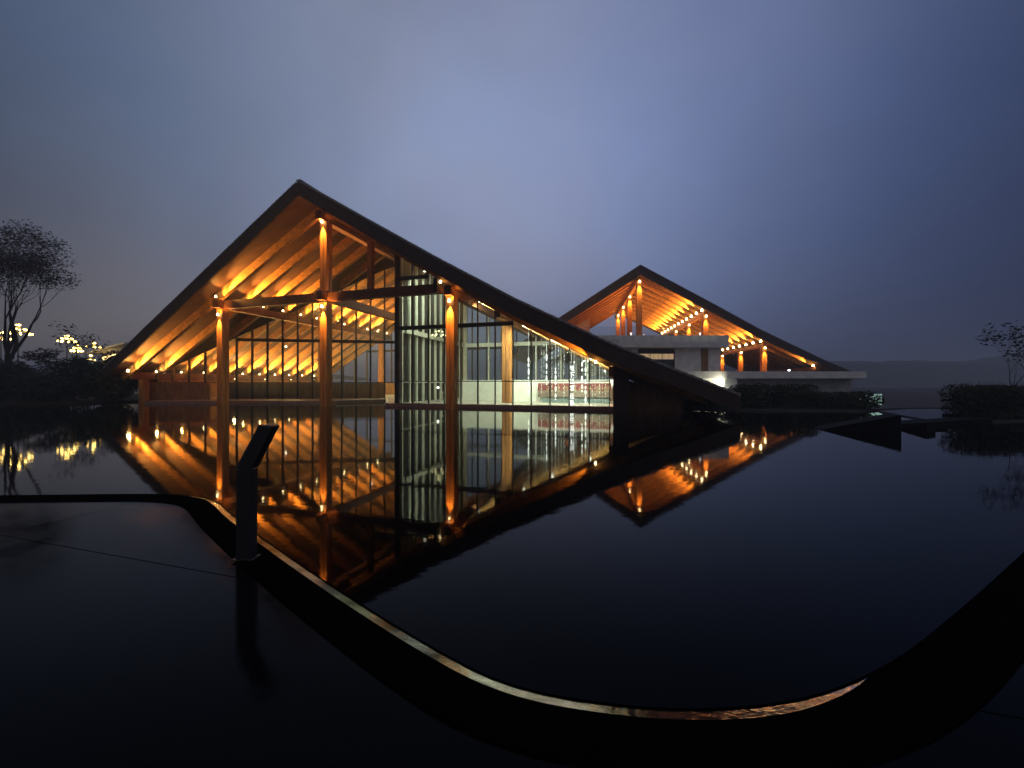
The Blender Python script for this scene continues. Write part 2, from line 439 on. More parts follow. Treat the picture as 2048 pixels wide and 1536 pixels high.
def deck(ks, name):
    b = MB()
    for i in range(len(ks)-1):
        a, c = ks[i], ks[i+1]
        b.hexa([P(a, sfront(a)+.1, ztop(a)-.6), P(c, sfront(c)+.1, ztop(c)-.6), P(c, SB, ztop(c)-.6), P(a, SB, ztop(a)-.6),
                P(a, sfront(a)+.1, ztop(a)-.06), P(c, sfront(c)+.1, ztop(c)-.06), P(c, SB, ztop(c)-.06), P(a, SB, ztop(a)-.06)])
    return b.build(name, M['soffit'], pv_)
KS_R = [0, .5, 1, 1.5, 2, 2.3, 2.62]; KS_L = [0, -.6, -1.2, -1.8, -2.3]
deck(KS_R, 'roof_slope'); deck(KS_L, 'roof_slope')
def tiles_sheet(ks, name):
    b = MB()
    for i in range(len(ks)-1):
        a, c = ks[i], ks[i+1]
        b.hexa([P(a, sfront(a)-.02, ztop(a)-.058), P(c, sfront(c)-.02, ztop(c)-.058), P(c, SB, ztop(c)-.058), P(a, SB, ztop(a)-.058),
                P(a, sfront(a)-.02, ztop(a)), P(c, sfront(c)-.02, ztop(c)), P(c, SB, ztop(c)), P(a, SB, ztop(a))])
        m = 34
        for j in range(m):                       # raised tile courses running down the slope
            s0 = sfront(0)+1+j*.72
            if s0 > SB-.4: break
            b.hexa([P(a, s0, ztop(a)-.01), P(c, s0, ztop(c)-.01), P(c, s0+.2, ztop(c)-.01), P(a, s0+.2, ztop(a)-.01),
                    P(a, s0+.04, ztop(a)+.07), P(c, s0+.04, ztop(c)+.07), P(c, s0+.16, ztop(c)+.07), P(a, s0+.16, ztop(a)+.07)])
    o = b.build(name, M['tile'], pv_); o['kind'] = 'stuff'
tiles_sheet(KS_R, 'roof_tiles'); tiles_sheet(KS_L, 'roof_tiles')
def fascia(ks, name):
    b = MB()
    for i in range(len(ks)-1):
        a, c = ks[i], ks[i+1]
        ha = .95 if abs(a) < 2.1 else .8; hc = .95 if abs(c) < 2.1 else .8
        b.hexa([P(a, sfront(a)-.03, ztop(a)-ha), P(c, sfront(c)-.03, ztop(c)-hc), P(c, sfront(c)+.095, ztop(c)-hc), P(a, sfront(a)+.095, ztop(a)-ha),
                P(a, sfront(a)-.03, ztop(a)-.062), P(c, sfront(c)-.03, ztop(c)-.062), P(c, sfront(c)+.095, ztop(c)-.062), P(a, sfront(a)+.095, ztop(a)-.062)])
    b.build(name, M['fascia'], pv_)
fascia(KS_R, 'fascia_board'); fascia(KS_L, 'fascia_board')
# verge tiles along the gable edge
def verge(k0, k1, n):
    for i in range(n):
        a = k0+(k1-k0)*i/n; c = k0+(k1-k0)*(i+1.12)/n
        if abs(c) > abs(k1): c = k1
        f = sfront((a+c)/2); j = random.uniform(-.012, .012)
        lift = .03
        b = MB()
        b.hexa([P(a, f-.07, ztop(a)-.05+j), P(c, f-.07, ztop(c)-.05+lift+j), P(c, f+.55, ztop(c)+.004+lift), P(a, f+.55, ztop(a)+.004),
                P(a, f-.07, ztop(a)+.05+j), P(c, f-.07, ztop(c)+.05+lift+j), P(c, f+.50, ztop(c)+.10+lift), P(a, f+.50, ztop(a)+.10)])
        b.build('verge_tile', M['tile'], pv_)
verge(.02, 2.62, 78); verge(-.02, -2.3, 64)
b = MB()
b.bar(P(0, -2.44, 14.83), P(0, SB, 14.83), .34, .10); b.build('ridge_cap', M['tile'], pv_)

# columns, beams
def column(parent, p, z0, z1, w, e1=US, e2=N, m='glulam'):
    b = MB()
    g = w*.07
    for sx in (-1, 1):
        for sy in (-1, 1):       # four laminated quarters with a shadow groove between them
            c = p+e1*(w/4+g/4)*sx+e2*(w/4+g/4)*sy
            b.post(c, e1, e2, w/4-g/4, w/4-g/4, z0, z1)
    b.post(p, e1, e2, w/2-g*1.6, w/2-g*1.6, z0, z1-.002)
    o = b.build('column', M[m], parent); return o
CW = .56
column(pv_, P(0, 0), -.2, 7.36, CW); column(pv_, P(0, 0), 8.16, 13.02, CW)
column(pv_, P(-1, 0), -.2, 7.42, CW); column(pv_, P(1, 0), -.2, 7.14, CW)
column(pv_, P(-1.93, .1), -.2, 1.98, CW*.85)
column(pv_, P(2.07, 0), -.2, 2.62, .84, m='fascia')
column(pv_, P(.335, .6), 8.06, 11.6, .36)
for k, s0, z, w in ((0, -.75, 13.04, .5), (-1, -.62, 7.46, .5), (1, -.66, 7.17, .46), (-2, -.4, 2.0, .42), (2.02, .6, 2.02, .4)):
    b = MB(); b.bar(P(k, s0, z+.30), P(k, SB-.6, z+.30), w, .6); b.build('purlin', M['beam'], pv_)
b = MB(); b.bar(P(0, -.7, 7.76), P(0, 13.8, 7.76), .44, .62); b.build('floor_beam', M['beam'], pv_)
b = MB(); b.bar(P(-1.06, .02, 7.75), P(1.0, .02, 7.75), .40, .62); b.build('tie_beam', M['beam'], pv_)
b = MB(); b.post(P(.93, -.75), US, N, .13, .2, 7.28, 8.2); b.build('hanger_block', M['fascia'], pv_)
# gable rafter pieces above the right columns
# rafters
RS = [-.3+2*i for i in range(12)]
def rafter_left(s):
    b = MB(); a, c = -.03, -2.12
    b.hexa([P(a, s-.14, ztop(a)-1.32), P(c, s-.14, ztop(c)-1.32), P(c, s+.14, ztop(c)-1.32), P(a, s+.14, ztop(a)-1.32),
            P(a, s-.14, ztop(a)-.61), P(c, s-.14, ztop(c)-.61), P(c, s+.14, ztop(c)-.61), P(a, s+.14, ztop(a)-.61)])
    return b
def rafter_right(s):
    b = MB(); ks = [.03, .5, 1, 1.5, 2, 2.3, 2.5]
    for a, c in zip(ks, ks[1:]):
        h = 1.15 if c <= 2.0 else 1.0
        ha = 1.15 if a < 2.0 else 1.0
        b.hexa([P(a, s-.14, ztop(a)-ha), P(c, s-.14, ztop(c)-h), P(c, s+.14, ztop(c)-h), P(a, s+.14, ztop(a)-ha),
                P(a, s-.14, ztop(a)-.61), P(c, s-.14, ztop(c)-.61), P(c, s+.14, ztop(c)-.61), P(a, s+.14, ztop(a)-.61)])
    return b
rl = rafter_left(0).build('rafter', M['rafter'], pv_, origin=P(0, 0, 13)); rl.location = P(0, RS[0], 13)-WL[pv_.name]; WL[rl.name] = P(0, RS[0], 13)
rr = rafter_right(0).build('rafter', M['rafter'], pv_, origin=P(0, 0, 13)); rr.location = P(0, RS[0], 13)-WL[pv_.name]
for s in RS[1:]:
    copy_of(rl, pv_, P(0, s, 13)); copy_of(rr, pv_, P(0, s, 13))
# rafter lamps: one on each purlin under every rafter
PW_R = 4200
for i, s in enumerate(RS):
    for k in (-1.02, -2.02):
        k += .055; at = P(k, s-.50, ztop(k)-1.22); tg = P(k+.36, s-.12, ztop(k+.36)-1.0)
        fx = fixture(pv_, at, name='rafter_lamp', s=1.15 if (i == 0 and k < -1.9) else .8)
        if s < 18:
            g = 1.2 if k < -1.9 else 1.0
            spot(fx, at, tg, 500*g, 120, 1.0, size=.05, fwd=.15)
            spot(fx, at, P(k+.62, s-.12, ztop(k+.62)-1.02), 11000*g, 40, 1.0, size=.05, fwd=.15)
    if i in (0,):
        for k in (.95, 1.93):
            at = P(k, s-.34, ztop(k)-1.26); tg = P(k-.5, s-.05, ztop(k-.5)-.98)
            fx = fixture(pv_, at, name='rafter_lamp', s=.8)
            spot(fx, at, tg, 1200, 44, .8, size=.05, fwd=.2)
# column downlights
fx_last = [None]
def col_light(parent, p, z, n_dir, w, power, cone=48, s=1.0, drop=4.0):
    at = p+n_dir*(w/2+.13)+Vector((0, 0, z)); tg = p+n_dir*(w/2-.06)+Vector((0, 0, z-drop))
    fx = fixture(parent, at, name='column_lamp', s=s); fx_last[0] = fx
    return spot(fx, at-Vector((0, 0, .08)), tg, power, cone, .8, size=.05)
for k, z, pw in ((0, 12.98, 3600), (0, 7.05, 3600), (-1, 6.95, 3200), (1, 6.85, 3600)):
    col_light(pv_, P(k, 0), z, -N, CW, pw)
    # small uplight on the bracket above
    spot(fx_last[0], P(k+.005, -.62, z-.12), P(k+.012, -.25, z+.9), 260, 100, .9)
    spot(fx_last[0], P(k+.075, -.35, z-.05), P(k+.07, .0, z+.7), 130, 100, .9)

# ------------------------------------------------------------------ glazing
def glazed_wall(parent, p0, p1, n, z0, top, transoms, frame, mull=.035, depth=.07, first=True, last=True, start=0.0, panes=True):
    p0, p1 = Vector((*p0, 0)), Vector((*p1, 0)); e = (p1-p0).normalized(); nn = Vector((-e.y, e.x, 0))
    L = (p1-p0).length
    cuts = [0.0]+[start+(L-start)*i/n for i in range(0 if start > 0 else 1, n)]+[L] if start > 0 else [L*i/n for i in range(n+1)]
    pts = [p0+e*c for c in cuts]
    tops = [top(p.x, p.y) for p in pts]
    for i, p in enumerate(pts):
        if (i == 0 and not first) or (i == len(pts)-1 and not last): continue
        b = MB(); b.post(p, e, nn, mull, depth, z0, max(tops[i], z0+.1)); b.build('mullion', frame, parent)
    for z in transoms:
        for i in range(len(pts)-1):
            t = min(tops[i], tops[i+1])
            if max(tops[i], tops[i+1]) < z+.1: continue
            a, c = pts[i]+e*mull, pts[i+1]-e*mull
            if t < z+.05:
                continue
            b = MB(); b.bar((a.x, a.y, z), (c.x, c.y, z), depth*1.4, .06 if z < 3 else .28); b.build('transom', frame, parent)
    if panes:
        for i in range(len(pts)-1):
            zs = [z0]+[z for z in transoms if z < min(tops[i], tops[i+1])-.05]
            a, c = pts[i]+e*mull, pts[i+1]-e*mull
            for j, z in enumerate(zs):
                lo = z+(.03 if j else .0)
                if j+1 < len(zs): ta = tc = zs[j+1]-.03
                else: ta, tc = tops[i], tops[i+1]
                if max(ta, tc)-lo < .1: continue
                ta = max(ta, lo+.02); tc = max(tc, lo+.02)
                b = MB(); h = nn*.006
                b.hexa([(*(a-h).xy, lo), (*(c-h).xy, lo), (*(c+h).xy, lo), (*(a+h).xy, lo), (*(a-h).xy, ta), (*(c-h).xy, tc), (*(c+h).xy, tc), (*(a+h).xy, ta)])
                b.build('pane', M['glass'], parent)
    return pts
FZ = .22
C0 = P(.47, 1.9); C1 = P(2.0, 1.9)
top_r = lambda x, y: ztop(plan_k(x, y))-.93-(.25 if plan_k(x, y) < 1 else .0)*(1-max(0, min(1, plan_k(x, y))))
glazed_wall(pv_, C0.xy, C1.xy, 12, FZ, top_r, [1.78, 5.62, 9.2], M['frame'], mull=.032, depth=.08)
# opaque header between glass head and roof deck
def header(p0, p1, f, n, name='header_panel', dz=.0):
    p0, p1 = Vector((*p0, 0)), Vector((*p1, 0)); e = (p1-p0).normalized(); nn = Vector((-e.y, e.x, 0))
    b = MB()
    for i in range(n):
        a, c = p0.lerp(p1, i/n), p0.lerp(p1, (i+1)/n)
        za, zc = f(a.x, a.y), f(c.x, c.y); ra, rc = ztop(plan_k(a.x, a.y))-.57, ztop(plan_k(c.x, c.y))-.57
        b.hexa([(*(a-nn*.05).xy, za), (*(c-nn*.05).xy, zc), (*(c+nn*.05).xy, zc), (*(a+nn*.05).xy, za),
                (*(a-nn*.05).xy, ra), (*(c-nn*.05).xy, rc), (*(c+nn*.05).xy, rc), (*(a+nn*.05).xy, ra)])
    b.build(name, M['fascia'], pv_)
header(C0.xy, C1.xy, top_r, 6)
b = MB(); b.post(C0-US*.02, US, N, .14, .16, FZ, top_r(C0.x, C0.y)+.5); b.build('corner_post', M['frame'], pv_)
# left wing glazing, set back
A0 = Vector((-31.3, 33.9, 0)); A1 = Vector((-5.75, 37.55, 0))
top_l = lambda x, y: max(ztop(plan_k(x, y))-1.42, 1.6)
tl = lambda x, y: max(2.1, ztop(plan_k(x, y))-1.42)
glazed_wall(pv_, A0.xy, A1.xy, 20, FZ, tl, [1.75, 5.6], M['frame'], mull=.06, depth=.10)
header(A0.xy, A1.xy, tl, 12)
# wall that runs back from the corner post, painted pale inside
D0, D1 = P(.47, 2.3), P(.47, 13.9)
dtop = lambda x, y: ztop(plan_k(x, y))-1.2
glazed_wall(pv_, D0.xy, D1.xy, 11, FZ, dtop, [1.75, 5.55], M['pale_frame'], mull=.055, depth=.16)
glazed_wall(pv_, (P(.36, 3.4)).xy, (P(.36, 12.6)).xy, 13, FZ, lambda x, y: 7.0, [], M['pale_frame'], mull=.06, depth=.10, panes=False)
# back wall of the right room
G0, G1 = P(.5, 13.95), P(2.0, 13.95)
glazed_wall(pv_, G0.xy, G1.xy, 6, FZ, dtop, [1.9, 5.5], M['pale_frame'], mull=.07, depth=.12)
b = MB(); b.bar(P(.5, 13.6, 5.5), P(2.05, 13.6, 5.5), .25, .36); b.build('wall_beam', M['pale_frame'], pv_)
b = MB(); b.bar(P(.49, 2.6, 5.55), P(.49, 13.4, 5.55), .22, .34); b.build('wall_beam', M['pale_frame'], pv_)
# low white wall and interior column
b = MB(); b.hexa([P(.80, 6.2, FZ), P(2.02, 6.2, FZ), P(2.02, 6.45, FZ), P(.80, 6.45, FZ), P(.80, 6.2, 1.90), P(2.02, 6.2, 1.90), P(2.02, 6.45, 1.90), P(.80, 6.45, 1.90)])
b.build('low_wall', M['white_wall'], pv_)
ic = P(1.245, 4.3)
column(pv_, ic, FZ, 6.05, .60)
b = MB(); b.bar(P(1.245, 2.1, 6.4), P(1.245, 13.5, 6.4), .4, .6); b.build('room_beam', M['glulam'], pv_)
# side wall beyond the dark column, solid
b = MB(); b.hexa([P(2.04, 1.4, 0), P(2.42, 1.4, 0), P(2.42, 1.65, 0), P(2.04, 1.65, 0), P(2.04, 1.4, 2.0), P(2.42, 1.4, 1.0), P(2.42, 1.65, 1.0), P(2.04, 1.65, 2.0)])
b.build('end_wall', M['brown_panel'], pv_)
b = MB(); b.hexa([P(2.05, 1.7, 0), P(2.10, 1.7, 0), P(2.10, 22, 0), P(2.05, 22, 0), P(2.05, 1.7, 2.3), P(2.10, 1.7, 2.3), P(2.10, 22, 2.3), P(2.05, 22, 2.3)])
b.build('side_wall', M['brown_panel'], pv_)
# eave wall on the left and the rear wall
b = MB(); b.hexa([P(-1.99, 1.3, 0), P(-1.95, 1.3, 0), P(-1.95, 22, 0), P(-1.99, 22, 0), P(-1.99, 1.3, 1.96), P(-1.95, 1.3, 1.96), P(-1.95, 22, 1.96), P(-1.99, 22, 1.96)])
b.build('eave_wall', M['brown_panel'], pv_)
b = MB(); b.hexa([P(-2.02, .35, 0), P(-1.55, 2.6, 0), P(-1.55, 2.9, 0), P(-2.02, .75, 0), P(-2.02, .35, 1.75), P(-1.55, 2.6, 1.75), P(-1.55, 2.9, 1.75), P(-2.02, .75, 1.75)])
b.build('side_panel', M['brown_panel'], pv_)
glazed_wall(pv_, P(-1.93, 22).xy, P(2.0, 22).xy, 20, 1.75, lambda x, y: ztop(plan_k(x, y))-1.2, [6.0], M['frame'], mull=.06, depth=.10, panes=False)
b = MB(); b.hexa([P(-1.94, 21.9, FZ), P(2.0, 21.9, FZ), P(2.0, 22.1, FZ), P(-1.94, 22.1, FZ), P(-1.94, 21.9, 1.74), P(2.0, 21.9, 1.74), P(2.0, 22.1, 1.74), P(-1.94, 22.1, 1.74)])
b.build('rear_wall', M['brown_panel'], pv_)
# a long counter-height panel inside the left wing
b = MB(); b.hexa([(-27, 35.3, FZ), (-12.5, 37.6, FZ), (-12.5, 37.8, FZ), (-27, 35.5, FZ), (-27, 35.3, 1.70), (-12.5, 37.6, 1.70), (-12.5, 37.8, 1.70), (-27, 35.5, 1.70)])
b.build('inner_parapet', M['brown_panel'], pv_)
# inner columns on the second frame, seen through the glass
for k, s, zt in ((-1, 10.2, 7.42), (0, 10.2, 13.0), (-1, 20.4, 7.42), (0, 20.4, 13.0), (1, 12.2, 7.1)):
    column(pv_, P(k, s), FZ, zt, .5)
# plinth and floor
b = MB(); b.prism([P(2.03, 1.35).xy, P(2.03, 22.3).xy, P(-1.94, 22.3).xy, P(-1.94, 2.3).xy, (-29.6, 31.0), (-24, 31.6), (-14.6, 32.2), (-11.2, 34.6), P(.40, 1.35).xy], -.34, FZ-.004)
b.build('plinth', M['plinth'], pv_)
b = MB(); b.prism([P(2.0, 2.0).xy, P(2.0, 21.8).xy, P(-1.9, 21.8).xy, (-31.0, 34.2), (-5.8, 37.7), P(.47, 2.0).xy], FZ-.003, FZ+.01)
b.build('floor', M['floor'], pv_)
b = MB(); b.bar((-14.7, 32.05, FZ+.02), (-11.3, 34.45, FZ+.02), .2, .05); b.bar((-11.2, 34.5, FZ+.02), (P(.42, 1.3).x, P(.42, 1.3).y, FZ+.02), .16, .05)
b.build('plinth_edge', M['pale_frame'], pv_)

def at_px(px, s):          # point on the line parallel to the glass, s behind the column line
    X = (px-1024)/769; a = O+N*s
    k = (X*a.y-a.x)/(U.x-X*U.y); return P(k, s)
# room lamps under the right slope (white) and inside the left wing (warm white)
for px, s, pw in ((850, 2.7, 190), (882, 2.7, 210), (958, 3.0, 280), (1048, 3.0, 330), (1105, 2.9, 300), (1180, 3.0, 240)):
    at = at_px(px, s); at.z = ztop(plan_k(at.x, at.y))-1.12
    fx = fixture(pv_, at, FIX_W, 'room_lamp')
    spot(fx, at-Vector((0, 0, .1)), at+N*2.2-Vector((0, 0, 3)), pw*4.5, 160, .6, (.93, 1.0, .78), .12)
for px, s, pw in ((850, 9.5, 420), (1000, 9.5, 420)):
    at = at_px(px, s); at.z = ztop(plan_k(at.x, at.y))-.95
    fx = fixture(pv_, at, FIX_W, 'room_lamp', .7)
    spot(fx, at-Vector((0, 0, .1)), at-Vector((0, 0, 3)), pw*4.5, 160, .6, (.93, 1.0, .78), .12)
for k, s, z, pw in ((-.55, 12.5, 9.0, 500), (-1.35, 14.0, 4.9, 260), (-.5, 17.5, 9.0, 400), (-1.3, 8.6, 5.4, 160)):
    at = P(k, s, z)
    fx = fixture(pv_, at, FIX_W, 'room_lamp')
    spot(fx, at-Vector((0, 0, .1)), at-Vector((0, 0, 3)), pw*7, 150, .6, (1.0, .72, .30), .12)

for s_ in (7.5, 11.0, 14.5, 18.0):  # added uplights that brighten the roof deck inside the left wing
    at = P(-1.86, s_, 2.12); fx = fixture(pv_, at, name='added_uplight', s=.35)
    spot(fx, at+Vector((0, 0, .16)), P(-1.15, s_+.6, ztop(-1.15)-.7), 1500, 130, 1.0, (1.0, .66, .24), .15)
    at = P(-.86, s_, 8.2); fx = fixture(pv_, at, name='added_uplight', s=.35)
    spot(fx, at+Vector((0, 0, .16)), P(-.3, s_+.6, ztop(-.3)-.7), 1000, 130, 1.0, (1.0, .66, .24), .15)
# ------------------------------------------------------------------ things inside the pavilion
def strand(x, y, z0, z1, m, w, label, gap=.25):
    b = MB(); z = z1
    while z > z0:
        h = random.uniform(.18, .55) if w > .03 else random.uniform(.06, .22)
        zz = max(z0, z-h)
        b.ball((x+random.uniform(-.008, .008), y, (z+zz)/2), w*random.uniform(.7, 1.15), 5, 4, (z-zz)/2/w)
        z = zz-random.uniform(.02, .08)*(1 if random.random() > gap else 4)
    b.tube([(x, y, z1), (x, y, ztop(plan_k(x, y))-1.17)], [.004, .004], 4)
    o = b.build('crystal_strand', M[m])
    return tag(o, label, 'hanging light', 'strands of crystal lights hung behind the right glass wall')
bright = [(1057, 715, 791), (1062, 720, 808), (1093, 707, 770), (1111, 735, 800), (1148, 722, 788), (1164, 722, 785), (1171, 735, 808)]
lab_b = ['bright white crystal strand, left one of the close pair nearest the interior column', 'bright white crystal strand, right one of the close pair nearest the interior column',
         'bright crystal strand ending high above the red banner left end', 'bright crystal strand touching the third mullion from the dark column',
         'thin bright crystal strand just right of the lit vertical sign', 'bright broken crystal strand between second mullion and long strand',
         'long bright crystal strand reaching the floor, rightmost of the bright ones']
for (px, y0, y1), lb in zip(bright, lab_b):
    p = at_px(px, 3.4); zt = 1.6+(768-y0)/769*p.y; zb = max(FZ+.05, 1.6+(768-y1)/769*p.y)
    strand(p.x, p.y, zb, zt, 'crystal', .055 if px != 1148 else .03, lb, .1)
dim = [(1071, 680, 790), (1083, 705, 806), (1099, 682, 800), (1104, 695, 790), (1129, 710, 796), (1127, 730, 800), (1140, 700, 800), (1152, 728, 806),
       (1178, 712, 800), (1185, 722, 798), (1190, 745, 806), (1176, 705, 770), (1143, 690, 760), (1205, 728, 800), (1211, 744, 805), (1199, 724, 800), (1088, 690, 770), (1117, 700, 780)]
ORD = 'first second third fourth fifth sixth seventh eighth ninth tenth eleventh twelfth thirteenth fourteenth fifteenth sixteenth seventeenth eighteenth'.split()
for i_, (px, y0, y1) in enumerate(sorted(dim)):
    s = random.uniform(3.0, 5.6); p = at_px(px, s); zt = min(1.6+(768-y0)/769*p.y, ztop(plan_k(p.x, p.y))-1.25); zb = max(FZ+.05, 1.6+(768-y1)/769*p.y)
    strand(p.x, p.y, zb, zt, 'crystal_dim', .026, 'thin dim crystal strand, %s from the interior timber column towards the dark end column' % ORD[i_], .5)
def text_mesh(txt, size, ext, m, name, parent, at, rotz, vertical=False, spacing=1.0):
    c = bpy.data.curves.new(name, 'FONT'); c.body = txt; c.size = size; c.extrude = ext; c.align_x = 'CENTER'; c.align_y = 'TOP'
    c.space_line = spacing
    o = bpy.data.objects.new(name+'_tmp', c); COL.objects.link(o)
    bpy.context.view_layer.update()
    me = bpy.data.meshes.new_from_object(o.evaluated_get(bpy.context.evaluated_depsgraph_get()))
    bpy.data.objects.remove(o); me.name = name; me.materials.clear(); me.materials.append(m)
    t = bpy.data.objects.new(name, me); link(t, parent, at); t.rotation_euler = (R(90), 0, rotz)
    return t
ang = math.atan2(U.y, U.x)
sp = at_px(1143, 3.0)
sg = new_empty('led_sign', (sp.x, sp.y, FZ), 'white glowing vertical sign of large characters hanging among the crystal strands', 'sign')
top_z = 1.6+(768-731)/769*sp.y
b = MB(); q = Vector((sp.x, sp.y, 0))
for dx in (-.17, .17): b.post(q+US*dx, US, N, .008, .008, FZ, top_z+.05)
b.build('frame', M['frame'], sg)
for i, ch in enumerate('月下公馆云品'):
    zt = top_z-.02-i*.43-(.12 if i > 3 else 0)
    text_mesh(ch, .40, .03, M['led_text'], 'character', sg, (sp.x, sp.y, zt), ang)
# red banner standing in front of the low white wall
bn = new_empty('banner_board', tuple(P(1.68, 5.8, FZ)), 'wide crimson banner board with cream characters standing behind the crystal strands', 'banner')
b = MB(); p0, p1 = at_px(1076, 5.8), at_px(1222, 5.8)
b.hexa([(p0.x, p0.y, .62), (p1.x, p1.y, .62), (p1.x+N.x*.06, p1.y+N.y*.06, .62), (p0.x+N.x*.06, p0.y+N.y*.06, .62),
        (p0.x, p0.y, 1.66), (p1.x, p1.y, 1.66), (p1.x+N.x*.06, p1.y+N.y*.06, 1.66), (p0.x+N.x*.06, p0.y+N.y*.06, 1.66)])
b.build('panel', M['board'], bn)
b = MB(); b.hexa([(p0.x-N.x*.02, p0.y-N.y*.02, .64), (p1.x-N.x*.02, p1.y-N.y*.02, .64), (p1.x, p1.y, .64), (p0.x, p0.y, .64),
                  (p0.x-N.x*.02, p0.y-N.y*.02, 1.12), (p1.x-N.x*.02, p1.y-N.y*.02, 1.12), (p1.x, p1.y, 1.12), (p0.x, p0.y, 1.12)])
b.build('lower_panel', mat('taupe print', (.19, .145, .115), .6, .2, noise_amt=.4, noise_scale=3), bn)
for i, ch in enumerate('云时节月府大赏层'):
    px = 1098+i*16.5
    p = at_px(px, 5.77); text_mesh(ch, .46, .008, M['board_text'], 'character', bn, (p.x, p.y, 1.42), ang)
for i in range(9):
    p, p2 = at_px(1084+i*15.3, 5.6), at_px(1084+i*15.3+13.5, 5.6)
    b = MB(); b.hexa([(p.x, p.y, FZ+.02), (p2.x, p2.y, FZ+.02), (p2.x+N.x*.05, p2.y+N.y*.05, FZ+.02), (p.x+N.x*.05, p.y+N.y*.05, FZ+.02),
                      (p.x, p.y, FZ+.30), (p2.x, p2.y, FZ+.30), (p2.x+N.x*.05, p2.y+N.y*.05, FZ+.30), (p.x+N.x*.05, p.y+N.y*.05, FZ+.30)])
    b.build('base_screen', M['teal'], bn)
def chandelier(p, z, w, label):
    t = new_empty('chandelier', (p.x, p.y, z), label, 'chandelier', 'chandeliers inside the near pavilion')
    b = MB(); b.tube([(p.x, p.y, z+1.1*w), (p.x, p.y, ztop(plan_k(p.x, p.y))-1.2)], [.015, .015], 5); b.build('rod', M['frame'], t)
    for zz, rr in ((0, .62*w), (.36*w, .36*w), (.72*w, .14*w)):
        b = MB(); n = 16; c = [(p.x+rr*math.cos(2*math.pi*i/n), p.y+rr*math.sin(2*math.pi*i/n), z+zz) for i in range(n+1)]
        b.tube(c, [.018]*(n+1), 5, False); b.build('ring', M['frame'], t)
        m = max(3, int(rr/w*11))
        for i in range(m):
            a = 2*math.pi*(i+.3)/m
            b = MB(); b.ball((p.x+rr*math.cos(a), p.y+rr*math.sin(a), z+zz+.06), .085*w, 6, 4); b.build('bulb', M['chandelier'], t)
    return t
chandelier(at_px(878, 6.5), 5.6, .85, 'three tiered yellow chandelier behind the tall right glass wall left of the third lit column')
chandelier(at_px(541, 13.5), 6.2, .62, 'small tiered yellow chandelier behind the left glass wall near its transom')
# floor lamp by the pale frames
fp = at_px(876, 4.6)
fl = new_empty('floor_lamp', (fp.x, fp.y, FZ), 'small floor lamp with round white shade beside the pale inner frames', 'lamp')
b = MB(); b.tube([(fp.x, fp.y, FZ), (fp.x, fp.y, FZ+.03), (fp.x, fp.y, FZ+.035), (fp.x, fp.y, 1.22)], [.13, .13, .015, .015], 8); b.build('stand', M['frame'], fl)
b = MB(); b.ball((fp.x, fp.y, 1.32), .10, 10, 6); smooth(b.build('shade', emit('shade glow', (1, 1, .9), 4), fl))
tp = at_px(893, 5.2)
tb = new_empty('side_table', (tp.x, tp.y, FZ), 'pale metal side table behind the glass left of the lit column', 'table')
b = MB(); q = Vector((tp.x, tp.y, 0)); b.post(q, US, N, .5, .25, .93, .98); b.build('tabletop', M['pale_frame'], tb)
for sx in (-1, 1):
    for sy in (-1, 1):
        b = MB(); b.post(q+US*.46*sx+N*.21*sy, US, N, .02, .02, FZ, .93); b.build('leg', M['pale_frame'], tb)

# ================================================================== far pavilion
FO = Vector((17.5, 53.0, 0)); FR = Vector((10.8, 3.4, 0)); FL = Vector((9.1, -6.7, 0)); FN = Vector((.162, .987, 0))
ZF = [(0, 17.7), (1, 13.6), (1.9, 9.82), (3.05, 5.64), (3.62, 3.85)]
def fz(k): return interp(ZF, k) if k >= 0 else 17.7+5.3*k
def Q(k, t, z=0.0):
    p = FO+(FR*k if k >= 0 else FL*k)+FN*t
    return Vector((p.x, p.y, z))
FB, F0 = 31.0, -1.2
fv = new_empty('ridge_pavilion', (17.5, 53, 6.5), 'smaller far timber pavilion with glowing open rafters standing on the white terrace building', 'building')
KF_R = [0, .5, 1, 1.5, 1.9, 2.5, 3.05, 3.62]; KF_L = [0, -.7, -1.4, -2.0]
for ks in (KF_R, KF_L):
    b = MB(); f = MB(); tb_ = MB()
    for a, c in zip(ks, ks[1:]):
        b.hexa([Q(a, F0+.1, fz(a)-.7), Q(c, F0+.1, fz(c)-.7), Q(c, FB, fz(c)-.7), Q(a, FB, fz(a)-.7), Q(a, F0+.1, fz(a)-.08), Q(c, F0+.1, fz(c)-.08), Q(c, FB, fz(c)-.08), Q(a, FB, fz(a)-.08)])
        tb_.hexa([Q(a, F0-.05, fz(a)-.078), Q(c, F0-.05, fz(c)-.078), Q(c, FB, fz(c)-.078), Q(a, FB, fz(a)-.078), Q(a, F0-.05, fz(a)), Q(c, F0-.05, fz(c)), Q(c, FB, fz(c)), Q(a, FB, fz(a))])
        ha = 1.4 if a < 3 else 1.0; hc = 1.4 if c < 3 else .9
        f.hexa([Q(a, F0-.04, fz(a)-ha), Q(c, F0-.04, fz(c)-hc), Q(c, F0+.095, fz(c)-hc), Q(a, F0+.095, fz(a)-ha), Q(a, F0-.04, fz(a)-.081), Q(c, F0-.04, fz(c)-.081), Q(c, F0+.095, fz(c)-.081), Q(a, F0+.095, fz(a)-.081)])
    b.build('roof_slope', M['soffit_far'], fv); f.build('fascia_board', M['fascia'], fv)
    o = tb_.build('roof_covering', M['tile'], fv)
FT = [.6+2.6*i for i in range(11)]
